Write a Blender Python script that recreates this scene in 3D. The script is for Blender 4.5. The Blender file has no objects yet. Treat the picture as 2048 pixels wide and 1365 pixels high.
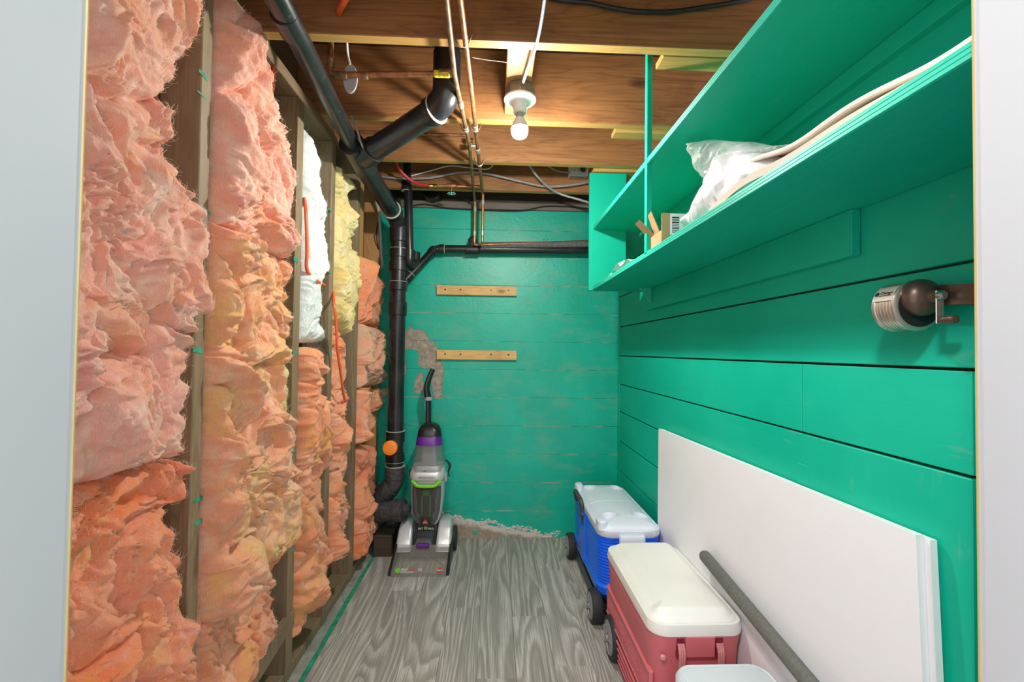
import bpy, bmesh, math, random
import numpy as np
from mathutils import Vector, Matrix, Quaternion

random.seed(7)
SC = bpy.context.scene
COL = SC.collection
PI = math.pi

# ------------------------------------------------------------------ camera
F, EYE = 910.0, 1.14                     # focal length in px of the 2048 px frame, eye height in m
VX, VY, ROLL = 987.0, 702.0, math.radians(0.7)
_y = Vector(((VX - 1024) / F, -(VY - 682.5) / F, -1)).normalized()
_x = Vector((math.cos(ROLL), -math.sin(ROLL), 0)); _x = (_x - _x.dot(_y) * _y).normalized()
_z = _x.cross(_y)
CM = Matrix((_x, _y, _z)).transposed()   # room -> camera axes
cam_d = bpy.data.cameras.new('camera')
cam_d.sensor_fit = 'HORIZONTAL'; cam_d.sensor_width = 36.0; cam_d.lens = F / 2048 * 36.0
cam_d.clip_start = 0.02
cam = bpy.data.objects.new('camera', cam_d); COL.objects.link(cam)
cam.matrix_world = Matrix.Translation((0, 0, EYE)) @ CM.transposed().to_4x4()
SC.camera = cam

def A(px, py, x=None, y=None, z=None):
    """point of the room seen at a pixel of the photograph, on the plane x=, y= or z="""
    d = CM.transposed() @ Vector(((px - 1024) / F, -(py - 682.5) / F, -1))
    t = x / d.x if x is not None else y / d.y if y is not None else (z - EYE) / d.z
    return Vector((0, 0, EYE)) + d * t

# ------------------------------------------------------------------ world, exposure
w = bpy.data.worlds.new('world'); SC.world = w; w.use_nodes = True
w.node_tree.nodes['Background'].inputs[0].default_value = (0.93, 0.96, 1.0, 1)
w.node_tree.nodes['Background'].inputs[1].default_value = 1.05
SC.cycles.max_bounces = 8; SC.cycles.diffuse_bounces = 5; SC.cycles.transparent_max_bounces = 8
vs = SC.view_settings
vs.view_transform = 'Standard'; vs.look = 'None'; vs.gamma = 1.0; vs.use_curve_mapping = False
vs.exposure = 1.08
BULB_POWER = 620.0
HALL_POWER = 44.0

# ------------------------------------------------------------------ small tools
def link(o, parent=None, **props):
    COL.objects.link(o)
    if parent is not None: o.parent = parent
    for k, v in props.items(): o[k] = v
    return o

def thing(name, label, cat, loc, group=None, kind=None):
    o = bpy.data.objects.new(name, None); o.empty_display_size = 0.05
    o.location = loc; link(o)
    o['label'] = label; o['category'] = cat
    if group: o['group'] = group
    if kind: o['kind'] = kind
    return o

def tag(o, label, cat=None, group=None, kind=None):
    o['label'] = label
    if cat: o['category'] = cat
    if group: o['group'] = group
    if kind: o['kind'] = kind
    return o

def wloc(o):
    v = Vector((0, 0, 0))
    while o is not None: v += Vector(o.location); o = o.parent
    return v

def smooth_path(pts, n=8):
    pts = [Vector(p) for p in pts]; out = []
    P = [2 * pts[0] - pts[1]] + pts + [2 * pts[-1] - pts[-2]]
    for i in range(1, len(P) - 2):
        for k in range(n):
            t = k / n; a, b, c, d = P[i - 1], P[i], P[i + 1], P[i + 2]
            out.append(0.5 * ((2 * b) + (c - a) * t + (2 * a - 5 * b + 4 * c - d) * t * t + (3 * b - a - 3 * c + d) * t ** 3))
    out.append(pts[-1]); return out

def fillet(pts, r, n=6):
    pts = [Vector(p) for p in pts]; out = [pts[0]]
    for a, b, c in zip(pts, pts[1:], pts[2:]):
        u = (a - b); v = (c - b); rr = min(r, u.length * .49, v.length * .49)
        p, q = b + u.normalized() * rr, b + v.normalized() * rr
        for k in range(n + 1):
            t = k / n; out.append(p * (1 - t) ** 2 + b * 2 * t * (1 - t) + q * t * t)
    out.append(pts[-1]); return out

class MB:
    def __init__(s): s.v, s.f, s.m = [], [], []
    def add(s, vs, fs, m=0):
        o = len(s.v); s.v += [tuple(p) for p in vs]
        s.f += [tuple(i + o for i in f) for f in fs]; s.m += [m] * len(fs); return s
    def box(s, x0, x1, y0, y1, z0, z1, bev=0.0, m=0, bottom=None, mat=None):
        if x0 > x1: x0, x1 = x1, x0
        if y0 > y1: y0, y1 = y1, y0
        if z0 > z1: z0, z1 = z1, z0
        b = min(bev, (x1 - x0) * .45, (y1 - y0) * .45, (z1 - z0) * .45)
        if b <= 0:
            vs = [(x, y, z) for z in (z0, z1) for y in (y0, y1) for x in (x0, x1)]
            fs = [(0, 2, 3, 1), (4, 5, 7, 6), (0, 1, 5, 4), (2, 6, 7, 3), (0, 4, 6, 2), (1, 3, 7, 5)]
            ms = [bottom if bottom is not None else m] + [m] * 5
        else:
            bm = bmesh.new(); bmesh.ops.create_cube(bm, size=1)
            for q in bm.verts:
                q.co = Vector(((x0 + x1) / 2 + q.co.x * (x1 - x0), (y0 + y1) / 2 + q.co.y * (y1 - y0), (z0 + z1) / 2 + q.co.z * (z1 - z0)))
            bmesh.ops.bevel(bm, geom=list(bm.edges), offset=b, segments=1, profile=.5, affect='EDGES')
            bm.verts.index_update(); bm.normal_update()
            vs = [tuple(q.co) for q in bm.verts]; fs = [tuple(q.index for q in fc.verts) for fc in bm.faces]
            ms = [bottom if (bottom is not None and fc.normal.z < -.9) else m for fc in bm.faces]; bm.free()
        if mat is not None: vs = [tuple(mat @ Vector(p)) for p in vs]
        o = len(s.v); s.v += vs; s.f += [tuple(i + o for i in f) for f in fs]; s.m += ms; return s
    def tube(s, pts, r, n=12, cap=True, m=0, flat=1.0):
        pts = [Vector(p) for p in pts]; k = len(pts)
        rs = r if isinstance(r, (list, tuple)) else [r] * k
        T = []
        for i in range(k):
            d = pts[min(i + 1, k - 1)] - pts[max(i - 1, 0)]
            if d.length < 1e-9: d = T[-1] if T else next((p - pts[0] for p in pts if (p - pts[0]).length > 1e-9), Vector((0, 0, 1)))
            T.append(d.normalized())
        u = T[0].orthogonal().normalized(); o = len(s.v)
        for i in range(k):
            if i:
                u = T[i - 1].rotation_difference(T[i]) @ u
            u = (u - u.dot(T[i]) * T[i]).normalized(); q = T[i].cross(u)
            for j in range(n):
                a = 2 * PI * j / n
                s.v.append(tuple(pts[i] + (u * math.cos(a) + q * math.sin(a) * flat) * rs[i]))
        for i in range(k - 1):
            for j in range(n):
                a, b = o + i * n + j, o + i * n + (j + 1) % n
                s.f.append((a, b, b + n, a + n)); s.m.append(m)
        if cap:
            s.f.append(tuple(o + j for j in range(n))[::-1]); s.m.append(m)
            s.f.append(tuple(o + (k - 1) * n + j for j in range(n))); s.m.append(m)
        return s
    def ring(s, c, axis, r0, r1, h, n=24, m=0):
        """pipe collar: outer radius r1, around r0, length h along axis"""
        a = Vector(axis).normalized(); c = Vector(c)
        s.tube([c - a * h / 2, c - a * h / 2, c - a * (h / 2 - .002), c + a * (h / 2 - .002), c + a * h / 2, c + a * h / 2],
               [r0, r1 - .0015, r1, r1, r1 - .0015, r0], n, True, m); return s
    def lathe(s, prof, c=(0, 0, 0), axis=(0, 0, 1), n=24, m=0, cap=True):
        a = Vector(axis).normalized(); c = Vector(c)
        u = a.orthogonal().normalized(); q = a.cross(u); o = len(s.v); k = len(prof)
        for r, h in prof:
            for j in range(n):
                t = 2 * PI * j / n
                s.v.append(tuple(c + a * h + (u * math.cos(t) + q * math.sin(t)) * r))
        for i in range(k - 1):
            for j in range(n):
                x, y = o + i * n + j, o + i * n + (j + 1) % n
                s.f.append((x, y, y + n, x + n)); s.m.append(m)
        if cap:
            s.f.append(tuple(o + j for j in range(n))[::-1]); s.m.append(m)
            s.f.append(tuple(o + (k - 1) * n + j for j in range(n))); s.m.append(m)
        return s
    def loft(s, secs, n=8, m=0, cap=True):
        """secs: list of (z, cx, cy, half_x, half_y, corner_r) rounded rectangles"""
        o = len(s.v); per = 4 * (n + 1)
        for z, cx, cy, hx, hy, r in secs:
            r = min(r, hx * .999, hy * .999)
            for qx, qy, a0 in ((1, 1, 0), (-1, 1, PI / 2), (-1, -1, PI), (1, -1, 1.5 * PI)):
                for j in range(n + 1):
                    a = a0 + (PI / 2) * j / n
                    s.v.append((cx + qx * (hx - r) + r * math.cos(a), cy + qy * (hy - r) + r * math.sin(a), z))
        for i in range(len(secs) - 1):
            for j in range(per):
                a, b = o + i * per + j, o + i * per + (j + 1) % per
                s.f.append((a, b, b + per, a + per)); s.m.append(m)
        if cap:
            s.f.append(tuple(o + j for j in range(per))[::-1]); s.m.append(m)
            s.f.append(tuple(o + (len(secs) - 1) * per + j for j in range(per))); s.m.append(m)
        return s
    def prism(s, poly, d, m=0):
        """polygon (3-D points, one plane) pushed along d"""
        d = Vector(d); k = len(poly); o = len(s.v)
        s.v += [tuple(Vector(p)) for p in poly] + [tuple(Vector(p) + d) for p in poly]
        s.f += [tuple(o + i for i in range(k))[::-1], tuple(o + k + i for i in range(k))] + \
               [(o + i, o + (i + 1) % k, o + k + (i + 1) % k, o + k + i) for i in range(k)]
        s.m += [m] * (k + 2); return s
    def build(s, name, mats, parent=None, origin=None, angle=.6, **props):
        me = bpy.data.meshes.new(name)
        off = wloc(parent) if parent is not None else Vector(origin if origin is not None else (0, 0, 0))
        me.from_pydata([(x - off.x, y - off.y, z - off.z) for x, y, z in s.v], [], s.f)
        for mt in (mats if isinstance(mats, (list, tuple)) else [mats]): me.materials.append(mt)
        if any(s.m): me.polygons.foreach_set('material_index', s.m)
        bm = bmesh.new(); bm.from_mesh(me); bmesh.ops.recalc_face_normals(bm, faces=bm.faces); bm.to_mesh(me); bm.free()
        me.polygons.foreach_set('use_smooth', [True] * len(me.polygons))
        me.set_sharp_from_angle(angle=angle)
        o = bpy.data.objects.new(name, me)
        if parent is None and origin is not None: o.location = origin
        return link(o, parent, **props)

# numpy gradient noise --------------------------------------------------------
_rng = np.random.RandomState(3); _perm = _rng.permutation(512); _perm = np.concatenate([_perm] * 3)
_g = _rng.normal(size=(512, 3)); _g /= np.linalg.norm(_g, axis=1)[:, None]
def pnoise(p):
    p = np.asarray(p, float); i = np.floor(p).astype(int); f = p - i; i &= 511
    u = f * f * f * (f * (f * 6 - 15) + 10); r = 0
    for dx in (0, 1):
        for dy in (0, 1):
            for dz in (0, 1):
                h = _perm[(_perm[(_perm[(i[..., 0] + dx) & 511] + i[..., 1] + dy) & 511] + i[..., 2] + dz) & 511]
                g = _g[h]; d = f - np.array([dx, dy, dz])
                wgt = (u[..., 0] if dx else 1 - u[..., 0]) * (u[..., 1] if dy else 1 - u[..., 1]) * (u[..., 2] if dz else 1 - u[..., 2])
                r = r + wgt * (g * d).sum(-1)
    return r * 1.6
def fbm(p, o=3): return sum(pnoise(p * 2 ** k + 17.3 * k) / 2 ** k for k in range(o))
def billow(p, o=3): return sum(np.abs(pnoise(p * 2 ** k + 9.1 * k)) / 2 ** k for k in range(o))

# ------------------------------------------------------------------ materials
class NT:
    def __init__(s, name):
        s.mat = bpy.data.materials.new(name); s.mat.use_nodes = True
        s.t = s.mat.node_tree; s.b = s.t.nodes['Principled BSDF']
    def n(s, typ, ins=None, **kw):
        q = s.t.nodes.new(typ)
        for k, v in kw.items(): setattr(q, k, v)
        for k, v in (ins or {}).items(): s.set(q.inputs[k], v)
        return q
    def set(s, sock, v):
        if isinstance(v, bpy.types.NodeSocket): s.t.links.new(v, sock)
        elif isinstance(v, (tuple, list)) and len(v) == 3 and sock.type == 'RGBA': sock.default_value = (*v, 1)
        else: sock.default_value = v
    def pos(s, scale=(1, 1, 1), rot=(0, 0, 0), obj=False, rnd=0.0):
        src = s.n('ShaderNodeTexCoord').outputs['Object'] if obj else s.n('ShaderNodeNewGeometry').outputs['Position']
        if rnd:
            oi = s.n('ShaderNodeObjectInfo').outputs['Random']
            r = s.n('ShaderNodeMath', {0: oi, 1: rnd}, operation='MULTIPLY').outputs[0]
            src = s.n('ShaderNodeVectorMath', {0: src, 1: r}, operation='ADD').outputs[0]
        return s.n('ShaderNodeMapping', {'Vector': src, 'Scale': scale, 'Rotation': rot}).outputs[0]
    def noise(s, vec, scale=5, detail=4, rough=.55, dist=0.0):
        return s.n('ShaderNodeTexNoise', {'Vector': vec, 'Scale': scale, 'Detail': detail, 'Roughness': rough, 'Distortion': dist}).outputs['Fac']
    def ramp(s, fac, stops, interp='LINEAR'):
        q = s.n('ShaderNodeValToRGB', {'Fac': fac}); e = q.color_ramp; e.interpolation = interp
        while len(e.elements) < len(stops): e.elements.new(.5)
        for el, (p, c) in zip(e.elements, stops):
            el.position = p; el.color = (*c, 1) if isinstance(c, (tuple, list)) else (c, c, c, 1)
        return q.outputs['Color']
    def mix(s, fac, a, b, mode='MIX'):
        q = s.n('ShaderNodeMix', data_type='RGBA', blend_type=mode)
        s.set(q.inputs[0], fac); s.set(q.inputs[6], a); s.set(q.inputs[7], b); return q.outputs[2]
    def math(s, op, a, b=0.0, c=0.0, clamp=False):
        q = s.n('ShaderNodeMath', operation=op, use_clamp=clamp)
        s.set(q.inputs[0], a); s.set(q.inputs[1], b); s.set(q.inputs[2], c); return q.outputs[0]
    def bump(s, h, strength=.3, dist=.01):
        s.set(s.b.inputs['Normal'], s.n('ShaderNodeBump', {'Height': h, 'Strength': strength, 'Distance': dist}).outputs[0])
    def out(s, col, rough=.5, metal=0.0, **kw):
        s.set(s.b.inputs['Base Color'], col); s.set(s.b.inputs['Roughness'], rough); s.set(s.b.inputs['Metallic'], metal)
        for k, v in kw.items(): s.set(s.b.inputs[k.replace('_', ' ')], v)
        return s.mat

def plain(name, col, rough=.5, metal=0.0, var=.06, scale=30, bump=0.0, **kw):
    t = NT(name); v = t.pos(); n = t.noise(v, scale, 5)
    c = t.mix(t.ramp(n, [(.3, 0), (.7, 1)]), tuple(x * (1 - var) for x in col), tuple(min(1, x * (1 + var)) for x in col))
    if bump: t.bump(n, bump, .002)
    return t.out(c, rough, metal, **kw)

def wood(name, c1, c2, dark, scale=1.0, axis=0, rough=.6, knots=True, rnd=9.0):
    """timber: contour grain of a slow field drawn out along axis, streaks, stains, knots"""
    t = NT(name); sc = [9 * scale] * 3; sc[axis] = .8 * scale
    fs = [150 * scale] * 3; fs[axis] = 3.5 * scale
    base = t.noise(t.pos(tuple(sc), obj=True, rnd=rnd), 1.0, 2, .5, .5)
    fine = t.noise(t.pos(tuple(fs), obj=True, rnd=rnd), 1.0, 4, .6)
    lines = t.math('FRACT', t.math('ADD', t.math('MULTIPLY', base, 15.0), t.math('MULTIPLY', fine, .55)))
    ring = t.ramp(lines, [(.0, 1), (.10, .55), (.35, 0), (.85, .15), (1, 1)])
    c = t.mix(t.ramp(fine, [(.3, 0), (.7, 1)]), c1, c2)
    c = t.mix(t.math('MULTIPLY', ring, .38), c, dark)
    sm = t.noise(t.pos(obj=True, rnd=rnd), 2.6, 5, .6, .6)
    c = t.mix(t.math('MULTIPLY', t.ramp(sm, [(.50, 0), (.72, 1)]), .55), c, dark)
    if knots:
        kv = [4.5 * scale] * 3; kv[axis] = 2.2 * scale
        k = t.n('ShaderNodeTexVoronoi', {'Vector': t.pos(tuple(kv), obj=True, rnd=rnd), 'Scale': 1.0, 'Randomness': 1.0}).outputs['Distance']
        c = t.mix(t.math('MULTIPLY', t.ramp(k, [(.04, 1), (.085, .5), (.13, 0)]), .8), c, tuple(x * .45 for x in dark))
    t.bump(t.math('ADD', fine, t.math('MULTIPLY', ring, -.5)), .22, .002)
    return t.out(c, rough)

M = {}
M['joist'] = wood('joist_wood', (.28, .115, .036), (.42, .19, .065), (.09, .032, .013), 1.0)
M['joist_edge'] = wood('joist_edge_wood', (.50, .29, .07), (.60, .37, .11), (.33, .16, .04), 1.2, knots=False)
M['block'] = wood('block_wood', (.48, .27, .10), (.56, .34, .15), (.36, .17, .06), 1.0, axis=1)
M['pine'] = wood('pine_wood', (.70, .42, .14), (.80, .53, .22), (.35, .16, .05), 1.6)
M['stud'] = wood('stud_wood', (.22, .155, .085), (.33, .24, .14), (.12, .08, .045), 1.2, axis=2)
M['plate'] = wood('plate_wood', (.20, .14, .08), (.30, .20, .11), (.10, .07, .04), 1.2, axis=1)
M['darkwood'] = wood('dark_wood', (.045, .03, .02), (.08, .055, .035), (.02, .014, .01), 1.0)
M['sill'] = wood('sill_wood', (.16, .125, .10), (.24, .19, .15), (.09, .07, .06), 1.4, knots=False)
M['orangewood'] = wood('orange_wood', (.50, .25, .08), (.62, .33, .12), (.25, .11, .04), 1.2, axis=2)

def green(name, wear=0.0, axis=1, tone=(.0, .47, .31)):
    """thick green gloss paint over boards: faint brush marks, grain telegraphing through, a few chips"""
    t = NT(name); sc = [60, 60, 60]; sc[axis] = 4
    g = t.noise(t.pos(tuple(sc)), 1.0, 5, .6, .8)
    b = t.noise(t.pos(), 2.6, 4)
    c = t.mix(t.ramp(b, [(.3, 0), (.7, 1)]), tuple(x * .92 for x in tone), (tone[0] + .008, tone[1] * 1.08, tone[2] * 1.10))
    chip = t.noise(t.pos(tuple([26 if i != axis else 9 for i in range(3)])), 1.0, 7, .7)
    c = t.mix(t.ramp(chip, [(.72 - wear, 0), (.755 - wear, 1)]), c, (.32, .27, .20))
    c = t.mix(t.math('MULTIPLY', t.ramp(chip, [(.62 - wear, 0), (.74 - wear, 1)]), .35), c, (.16, .42, .31))
    t.bump(g, .22, .002)
    return t.out(c, t.math('ADD', .36, t.math('MULTIPLY', g, .2)), 0.0, Specular_IOR_Level=.3)
M['green'] = green('green_paint', .0)
M['green_edge_lit'] = green('green_edge_lit_paint', .06, tone=(.03, .53, .38))  # more chipped green, with the bulb's light painted in as a paler mint
M['brown_gap'] = plain('board_gap_wood', (.10, .055, .03), .9, var=.5, scale=60)

def back_wall_mat():
    """green paint on board-formed concrete with bare patches where it has flaked off"""
    t = NT('painted_concrete'); P = t.pos(); sep = t.n('ShaderNodeSeparateXYZ', {0: P}); X, Z = sep.outputs[0], sep.outputs[2]
    big = t.noise(P, 3.2, 5, .6); fine = t.noise(P, 42, 6, .65); med = t.noise(P, 13, 5, .6)
    c = t.mix(t.ramp(big, [(.3, 0), (.7, 1)]), (.0, .40, .275), (.002, .50, .36))
    # rubbed, greyer areas
    c = t.mix(t.math('MULTIPLY', t.ramp(t.noise(t.pos((1, 1, 2.2)), 5.5, 7, .68), [(.50, 0), (.70, 1)]), .45), c, (.17, .40, .27))
    # horizontal form-board lines
    zz = t.math('FRACT', t.math('DIVIDE', t.math('ADD', t.math('ADD', Z, .01), t.math('MULTIPLY', t.math('SUBTRACT', fine, .5), .006)), .1725))
    ln = t.math('MULTIPLY', t.ramp(t.math('ABSOLUTE', t.math('SUBTRACT', zz, .5)), [(.478, 0), (.49, 1)]), t.ramp(med, [(.48, 0), (.62, .85)]))
    c = t.mix(ln, c, (.42, .46, .36))
    # bare concrete patches (centre x, z, half sizes)
    spots = [(-.505, 1.20, .12, .075), (-.395, 1.11, .065, .085), (-.345, .99, .045, .14), (-.33, .86, .03, .02), (-.45, .93, .035, .07), (-.56, 1.02, .03, .05)]
    wob = t.math('MULTIPLY', t.math('SUBTRACT', med, .5), 1.3)
    wob2 = t.math('MULTIPLY', t.math('SUBTRACT', fine, .5), .8)
    m = None
    for cx, cz, a, b in spots:
        dx = t.math('DIVIDE', t.math('SUBTRACT', X, cx), a); dz = t.math('DIVIDE', t.math('SUBTRACT', Z, cz), b)
        d = t.math('SQRT', t.math('ADD', t.math('MULTIPLY', dx, dx), t.math('MULTIPLY', dz, dz)))
        d = t.math('ADD', t.math('ADD', d, wob), wob2); m = d if m is None else t.math('MINIMUM', m, d)
    bare = t.ramp(m, [(.94, 1), (.98, 0)])
    # crumbled foot of the wall, its upper limit falls to the right
    lim = t.math('ADD', t.math('MULTIPLY', X, -.20), .085)
    lim = t.math('ADD', lim, t.math('MULTIPLY', t.math('SUBTRACT', med, .5), .09))
    dlt = t.math('SUBTRACT', t.math('ADD', lim, t.math('MULTIPLY', t.math('SUBTRACT', fine, .5), .03)), Z)
    foot = t.ramp(t.math('ADD', t.math('MULTIPLY', dlt, 10), .5), [(.49, 0), (.52, 1)])
    holdon = t.ramp(t.noise(P, 9, 5, .6), [(.52, 0), (.55, 1)])   # paint still holding on below
    lowband = t.ramp(t.math('MULTIPLY', dlt, 10), [(.45, 0), (.6, 1)])
    foot = t.math('MULTIPLY', foot, t.math('SUBTRACT', 1.0, t.math('MULTIPLY', holdon, lowband)))
    conc = t.mix(t.ramp(fine, [(.3, 0), (.7, 1)]), (.24, .20, .15), (.50, .44, .36))
    salt = t.ramp(t.math('MULTIPLY', dlt, 10), [(.0, 1), (.25, 1), (.45, 0)])
    concf = t.mix(t.math('MULTIPLY', salt, .8), t.mix(.4, conc, (.33, .22, .11)), (.72, .66, .62))
    specks = t.ramp(t.noise(P, 70, 3, .6), [(.74, 0), (.76, 1)])
    c = t.mix(t.math('MULTIPLY', specks, .7), c, (.62, .66, .55))
    c = t.mix(bare, c, conc); c = t.mix(foot, c, concf)
    h = t.math('ADD', t.math('MULTIPLY', fine, .5), t.math('ADD', t.math('MULTIPLY', bare, -.8), t.math('MULTIPLY', foot, -.8)))
    t.bump(h, .55, .006)
    return t.out(c, t.mix(t.math('MAXIMUM', bare, foot), (.38, .38, .38), (.95, .95, .95)), 0)
M['back'] = back_wall_mat()

def plank_mat():
    t = NT('vinyl_plank'); rnd = t.n('ShaderNodeObjectInfo').outputs['Random']
    src = t.n('ShaderNodeTexCoord').outputs['Object']
    off = t.n('ShaderNodeCombineXYZ', {0: t.math('MULTIPLY', rnd, 31.0), 1: t.math('MULTIPLY', rnd, 57.0), 2: 0.0}).outputs[0]
    P = t.n('ShaderNodeVectorMath', {0: src, 1: off}, operation='ADD').outputs[0]
    st = t.n('ShaderNodeMapping', {'Vector': P, 'Scale': (8, .75, 1)}).outputs[0]
    base = t.noise(st, 1.0, 1, .35, .3)                      # cathedral contours of a slow field
    fine = t.noise(t.n('ShaderNodeMapping', {'Vector': P, 'Scale': (230, 5, 1)}).outputs[0], 1.0, 4, .6)
    lines = t.math('FRACT', t.math('ADD', t.math('MULTIPLY', base, 16.0), t.math('MULTIPLY', fine, .9)))
    ring = t.ramp(lines, [(.0, 0), (.30, .25), (.62, .8), (.82, 1), (.97, .1), (1, 0)])
    c = t.mix(ring, (.32, .295, .262), (.62, .59, .545))
    c = t.mix(t.math('MULTIPLY', t.ramp(fine, [(.35, 1), (.6, 0)]), .6), c, (.21, .19, .168))
    blot = t.noise(t.n('ShaderNodeMapping', {'Vector': P, 'Scale': (9, 1.6, 1)}).outputs[0], 1.0, 3)
    c = t.mix(t.math('MULTIPLY', t.ramp(blot, [(.5, 0), (.75, 1)]), .45), c, (.22, .20, .18))
    tone = t.math('ADD', .86, t.math('MULTIPLY', rnd, .24))
    c = t.mix(1.0, c, t.n('ShaderNodeCombineColor', {0: tone, 1: tone, 2: tone}).outputs[0], 'MULTIPLY')
    t.bump(lines, .08, .001)
    return t.out(c, .5)
M['plank'] = plank_mat()

def batt_mat(name, cols, fleck=.0, dirt=0.0, dirtcol=(.23, .15, .08)):
    """glass wool: soft colour drifts, tangled pale fibres, fine relief"""
    t = NT(name); P = t.pos(obj=True, rnd=5.0)
    a = t.noise(P, 4.5, 4, .55, .8); b = t.noise(P, 12, 5, .6, 1.0)
    f1 = t.noise(t.pos((210, 210, 26), (.55, 0, 0), obj=True), 1.0, 4, .6, 1.6)
    f2 = t.noise(t.pos((170, 170, 24), (-.75, 0, 0), obj=True), 1.0, 4, .6, 2.2)
    fl = t.noise(P, 95, 5, .7, 1.0)
    c = t.mix(t.ramp(a, [(.38, 0), (.60, 1)]), cols[0], cols[1])
    c = t.mix(t.ramp(b, [(.45, 0), (.68, 1)]), c, cols[2])
    c = t.mix(t.math('MULTIPLY', t.ramp(t.noise(P, 7.7, 3, .5, .5), [(.54, 0), (.68, 1)]), .75), c, cols[3])
    fib = t.math('MAXIMUM', t.ramp(f1, [(.56, 0), (.70, 1)]), t.ramp(f2, [(.58, 0), (.72, 1)]))
    c = t.mix(t.math('MULTIPLY', fib, .22), c, tuple(min(.95, x * .35 + .60) for x in cols[2]))
    c = t.mix(t.math('MULTIPLY', t.ramp(fl, [(.36, 1), (.5, 0)]), .28), c, tuple(x * .80 for x in cols[0]))
    if dirt: c = t.mix(t.math('MULTIPLY', t.ramp(t.noise(P, 10, 6, .7), [(.56, 0), (.68, 1)]), dirt), c, dirtcol)
    sp = t.n('ShaderNodeTexVoronoi', {'Vector': P, 'Scale': 36.0}).outputs['Distance']
    c = t.mix(t.math('MULTIPLY', t.ramp(sp, [(.035, 1), (.06, 0)]), .6), c, (.10, .07, .04))
    t.bump(t.math('ADD', t.math('ADD', f1, f2), t.math('MULTIPLY', fl, 1.2)), .5, .005)
    return t.out(c, 1.0, 0, Sheen_Weight=.1, Sheen_Roughness=.6, Subsurface_Weight=.35, Subsurface_Radius=(1.0, .40, .22), Subsurface_Scale=.010)
PINK, ROSE, ORNG, PALE, YELL = (.94, .39, .225), (.92, .37, .25), (.93, .23, .06), (.95, .57, .40), (.93, .54, .17)
M['batt_pink'] = batt_mat('pink_glass_wool', ((.93, .43, .29), (.92, .42, .33), (.95, .62, .49), (.93, .38, .20)))
M['batt_peach'] = batt_mat('peach_glass_wool', ((.93, .43, .20), PINK, (.93, .60, .40), YELL), dirt=.35, dirtcol=(.42, .27, .15))
M['batt_orange'] = batt_mat('orange_glass_wool', (ORNG, (.94, .36, .19), ROSE, (.93, .40, .12)))
M['batt_coral'] = batt_mat('coral_glass_wool', ((.94, .35, .18), (.93, .33, .15), (.94, .50, .33), (.92, .42, .13)))
M['batt_dirty'] = batt_mat('dusty_glass_wool', ((.72, .42, .27), PINK, (.75, .5, .36), ORNG), dirt=.75)
M['batt_white'] = batt_mat('white_glass_wool', ((.76, .81, .77), (.82, .84, .82), (.84, .86, .84), (.70, .77, .72)))
M['batt_yellow'] = batt_mat('yellow_glass_wool', ((.80, .62, .22), (.84, .70, .36), (.84, .72, .42), (.74, .52, .14)), dirt=.3)
M['fibre_pink'] = plain('pink_fibre', (.90, .62, .50), 1.0)
M['fibre_yellow'] = plain('yellow_fibre', (.88, .74, .36), 1.0)
M['fibre_white'] = plain('white_fibre', (.86, .88, .85), 1.0)

def abs_mat():
    t = NT('black_abs_plastic'); P = t.pos(); n = t.noise(P, 9, 5, .6)
    c = t.mix(t.ramp(n, [(.4, 0), (.75, 1)]), (.012, .012, .014), (.032, .032, .034))
    d = t.noise(P, 45, 6, .7); c = t.mix(t.math('MULTIPLY', t.ramp(d, [(.62, 0), (.72, 1)]), .25), c, (.35, .34, .32))
    return t.out(c, t.math('ADD', .2, t.math('MULTIPLY', n, .22)))
M['abs'] = abs_mat()
M['abs_grey'] = plain('dusty_grey_abs', (.055, .055, .057), .55, var=.5, scale=50)
M['cement_ring'] = plain('pale_glue_line', (.50, .50, .42), .6)
M['copper'] = plain('tarnished_copper', (.34, .155, .07), .5, .7, var=.45, scale=40)
M['copper_dull'] = plain('dull_brown_copper', (.22, .135, .07), .55, .5, var=.5, scale=35)
M['copper_bright'] = plain('bright_copper', (.55, .25, .09), .4, .8, var=.25, scale=40)
M['solder'] = plain('solder_grey', (.5, .46, .38), .4, .7, var=.3)
M['brass'] = plain('yellow_brass', (.75, .50, .12), .3, 1.0)
M['chrome'] = plain('zinc_metal', (.62, .64, .64), .25, 1.0)
M['galv'] = plain('galvanised_box', (.36, .34, .30), .45, .8, var=.3)
M['foam_grey'] = plain('grey_foam_sleeve', (.13, .13, .13), .9, var=.25, scale=80)
M['cable_grey'] = plain('grey_cable', (.30, .31, .31), .45, var=.2)
M['cable_black'] = plain('black_cable', (.015, .016, .018), .45)
M['cable_white'] = plain('white_cable', (.75, .74, .70), .5)
M['cable_orange'] = plain('orange_cable_sheath', (.86, .13, .035), .4)
M['hose_red'] = plain('red_hose', (.58, .03, .035), .35)
M['armour'] = plain('silver_woven_cable', (.42, .47, .58), .45, .35, var=.55, scale=420, bump=.4)
M['conduit'] = plain('pale_grey_conduit', (.50, .51, .52), .45)
M['white'] = plain('white_wall_paint', (.46, .475, .50), .6, var=.012, scale=3)
M['white_plastic'] = plain('white_plastic', (.80, .81, .82), .38, var=.02)
M['white_porcelain'] = plain('white_porcelain', (.84, .84, .82), .3, var=.02)
M['raw_edge'] = plain('yellow_raw_edge', (.42, .32, .13), .7)
M['concrete'] = plain('bare_concrete_floor', (.33, .33, .30), .9, var=.3, scale=18, bump=.3)
M['green_line'] = plain('green_floor_paint', (.03, .34, .20), .6, var=.4, scale=25)
M['sheath'] = wood('sheathing_wood', (.10, .05, .03), (.16, .085, .05), (.05, .03, .02), 1.0, axis=1, knots=False)
M['pale_green'] = plain('pale_green_membrane', (.46, .58, .46), .7, var=.2, scale=12)
M['subfloor'] = wood('subfloor_wood', (.05, .03, .018), (.085, .05, .03), (.02, .012, .01), .6, axis=1)
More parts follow.
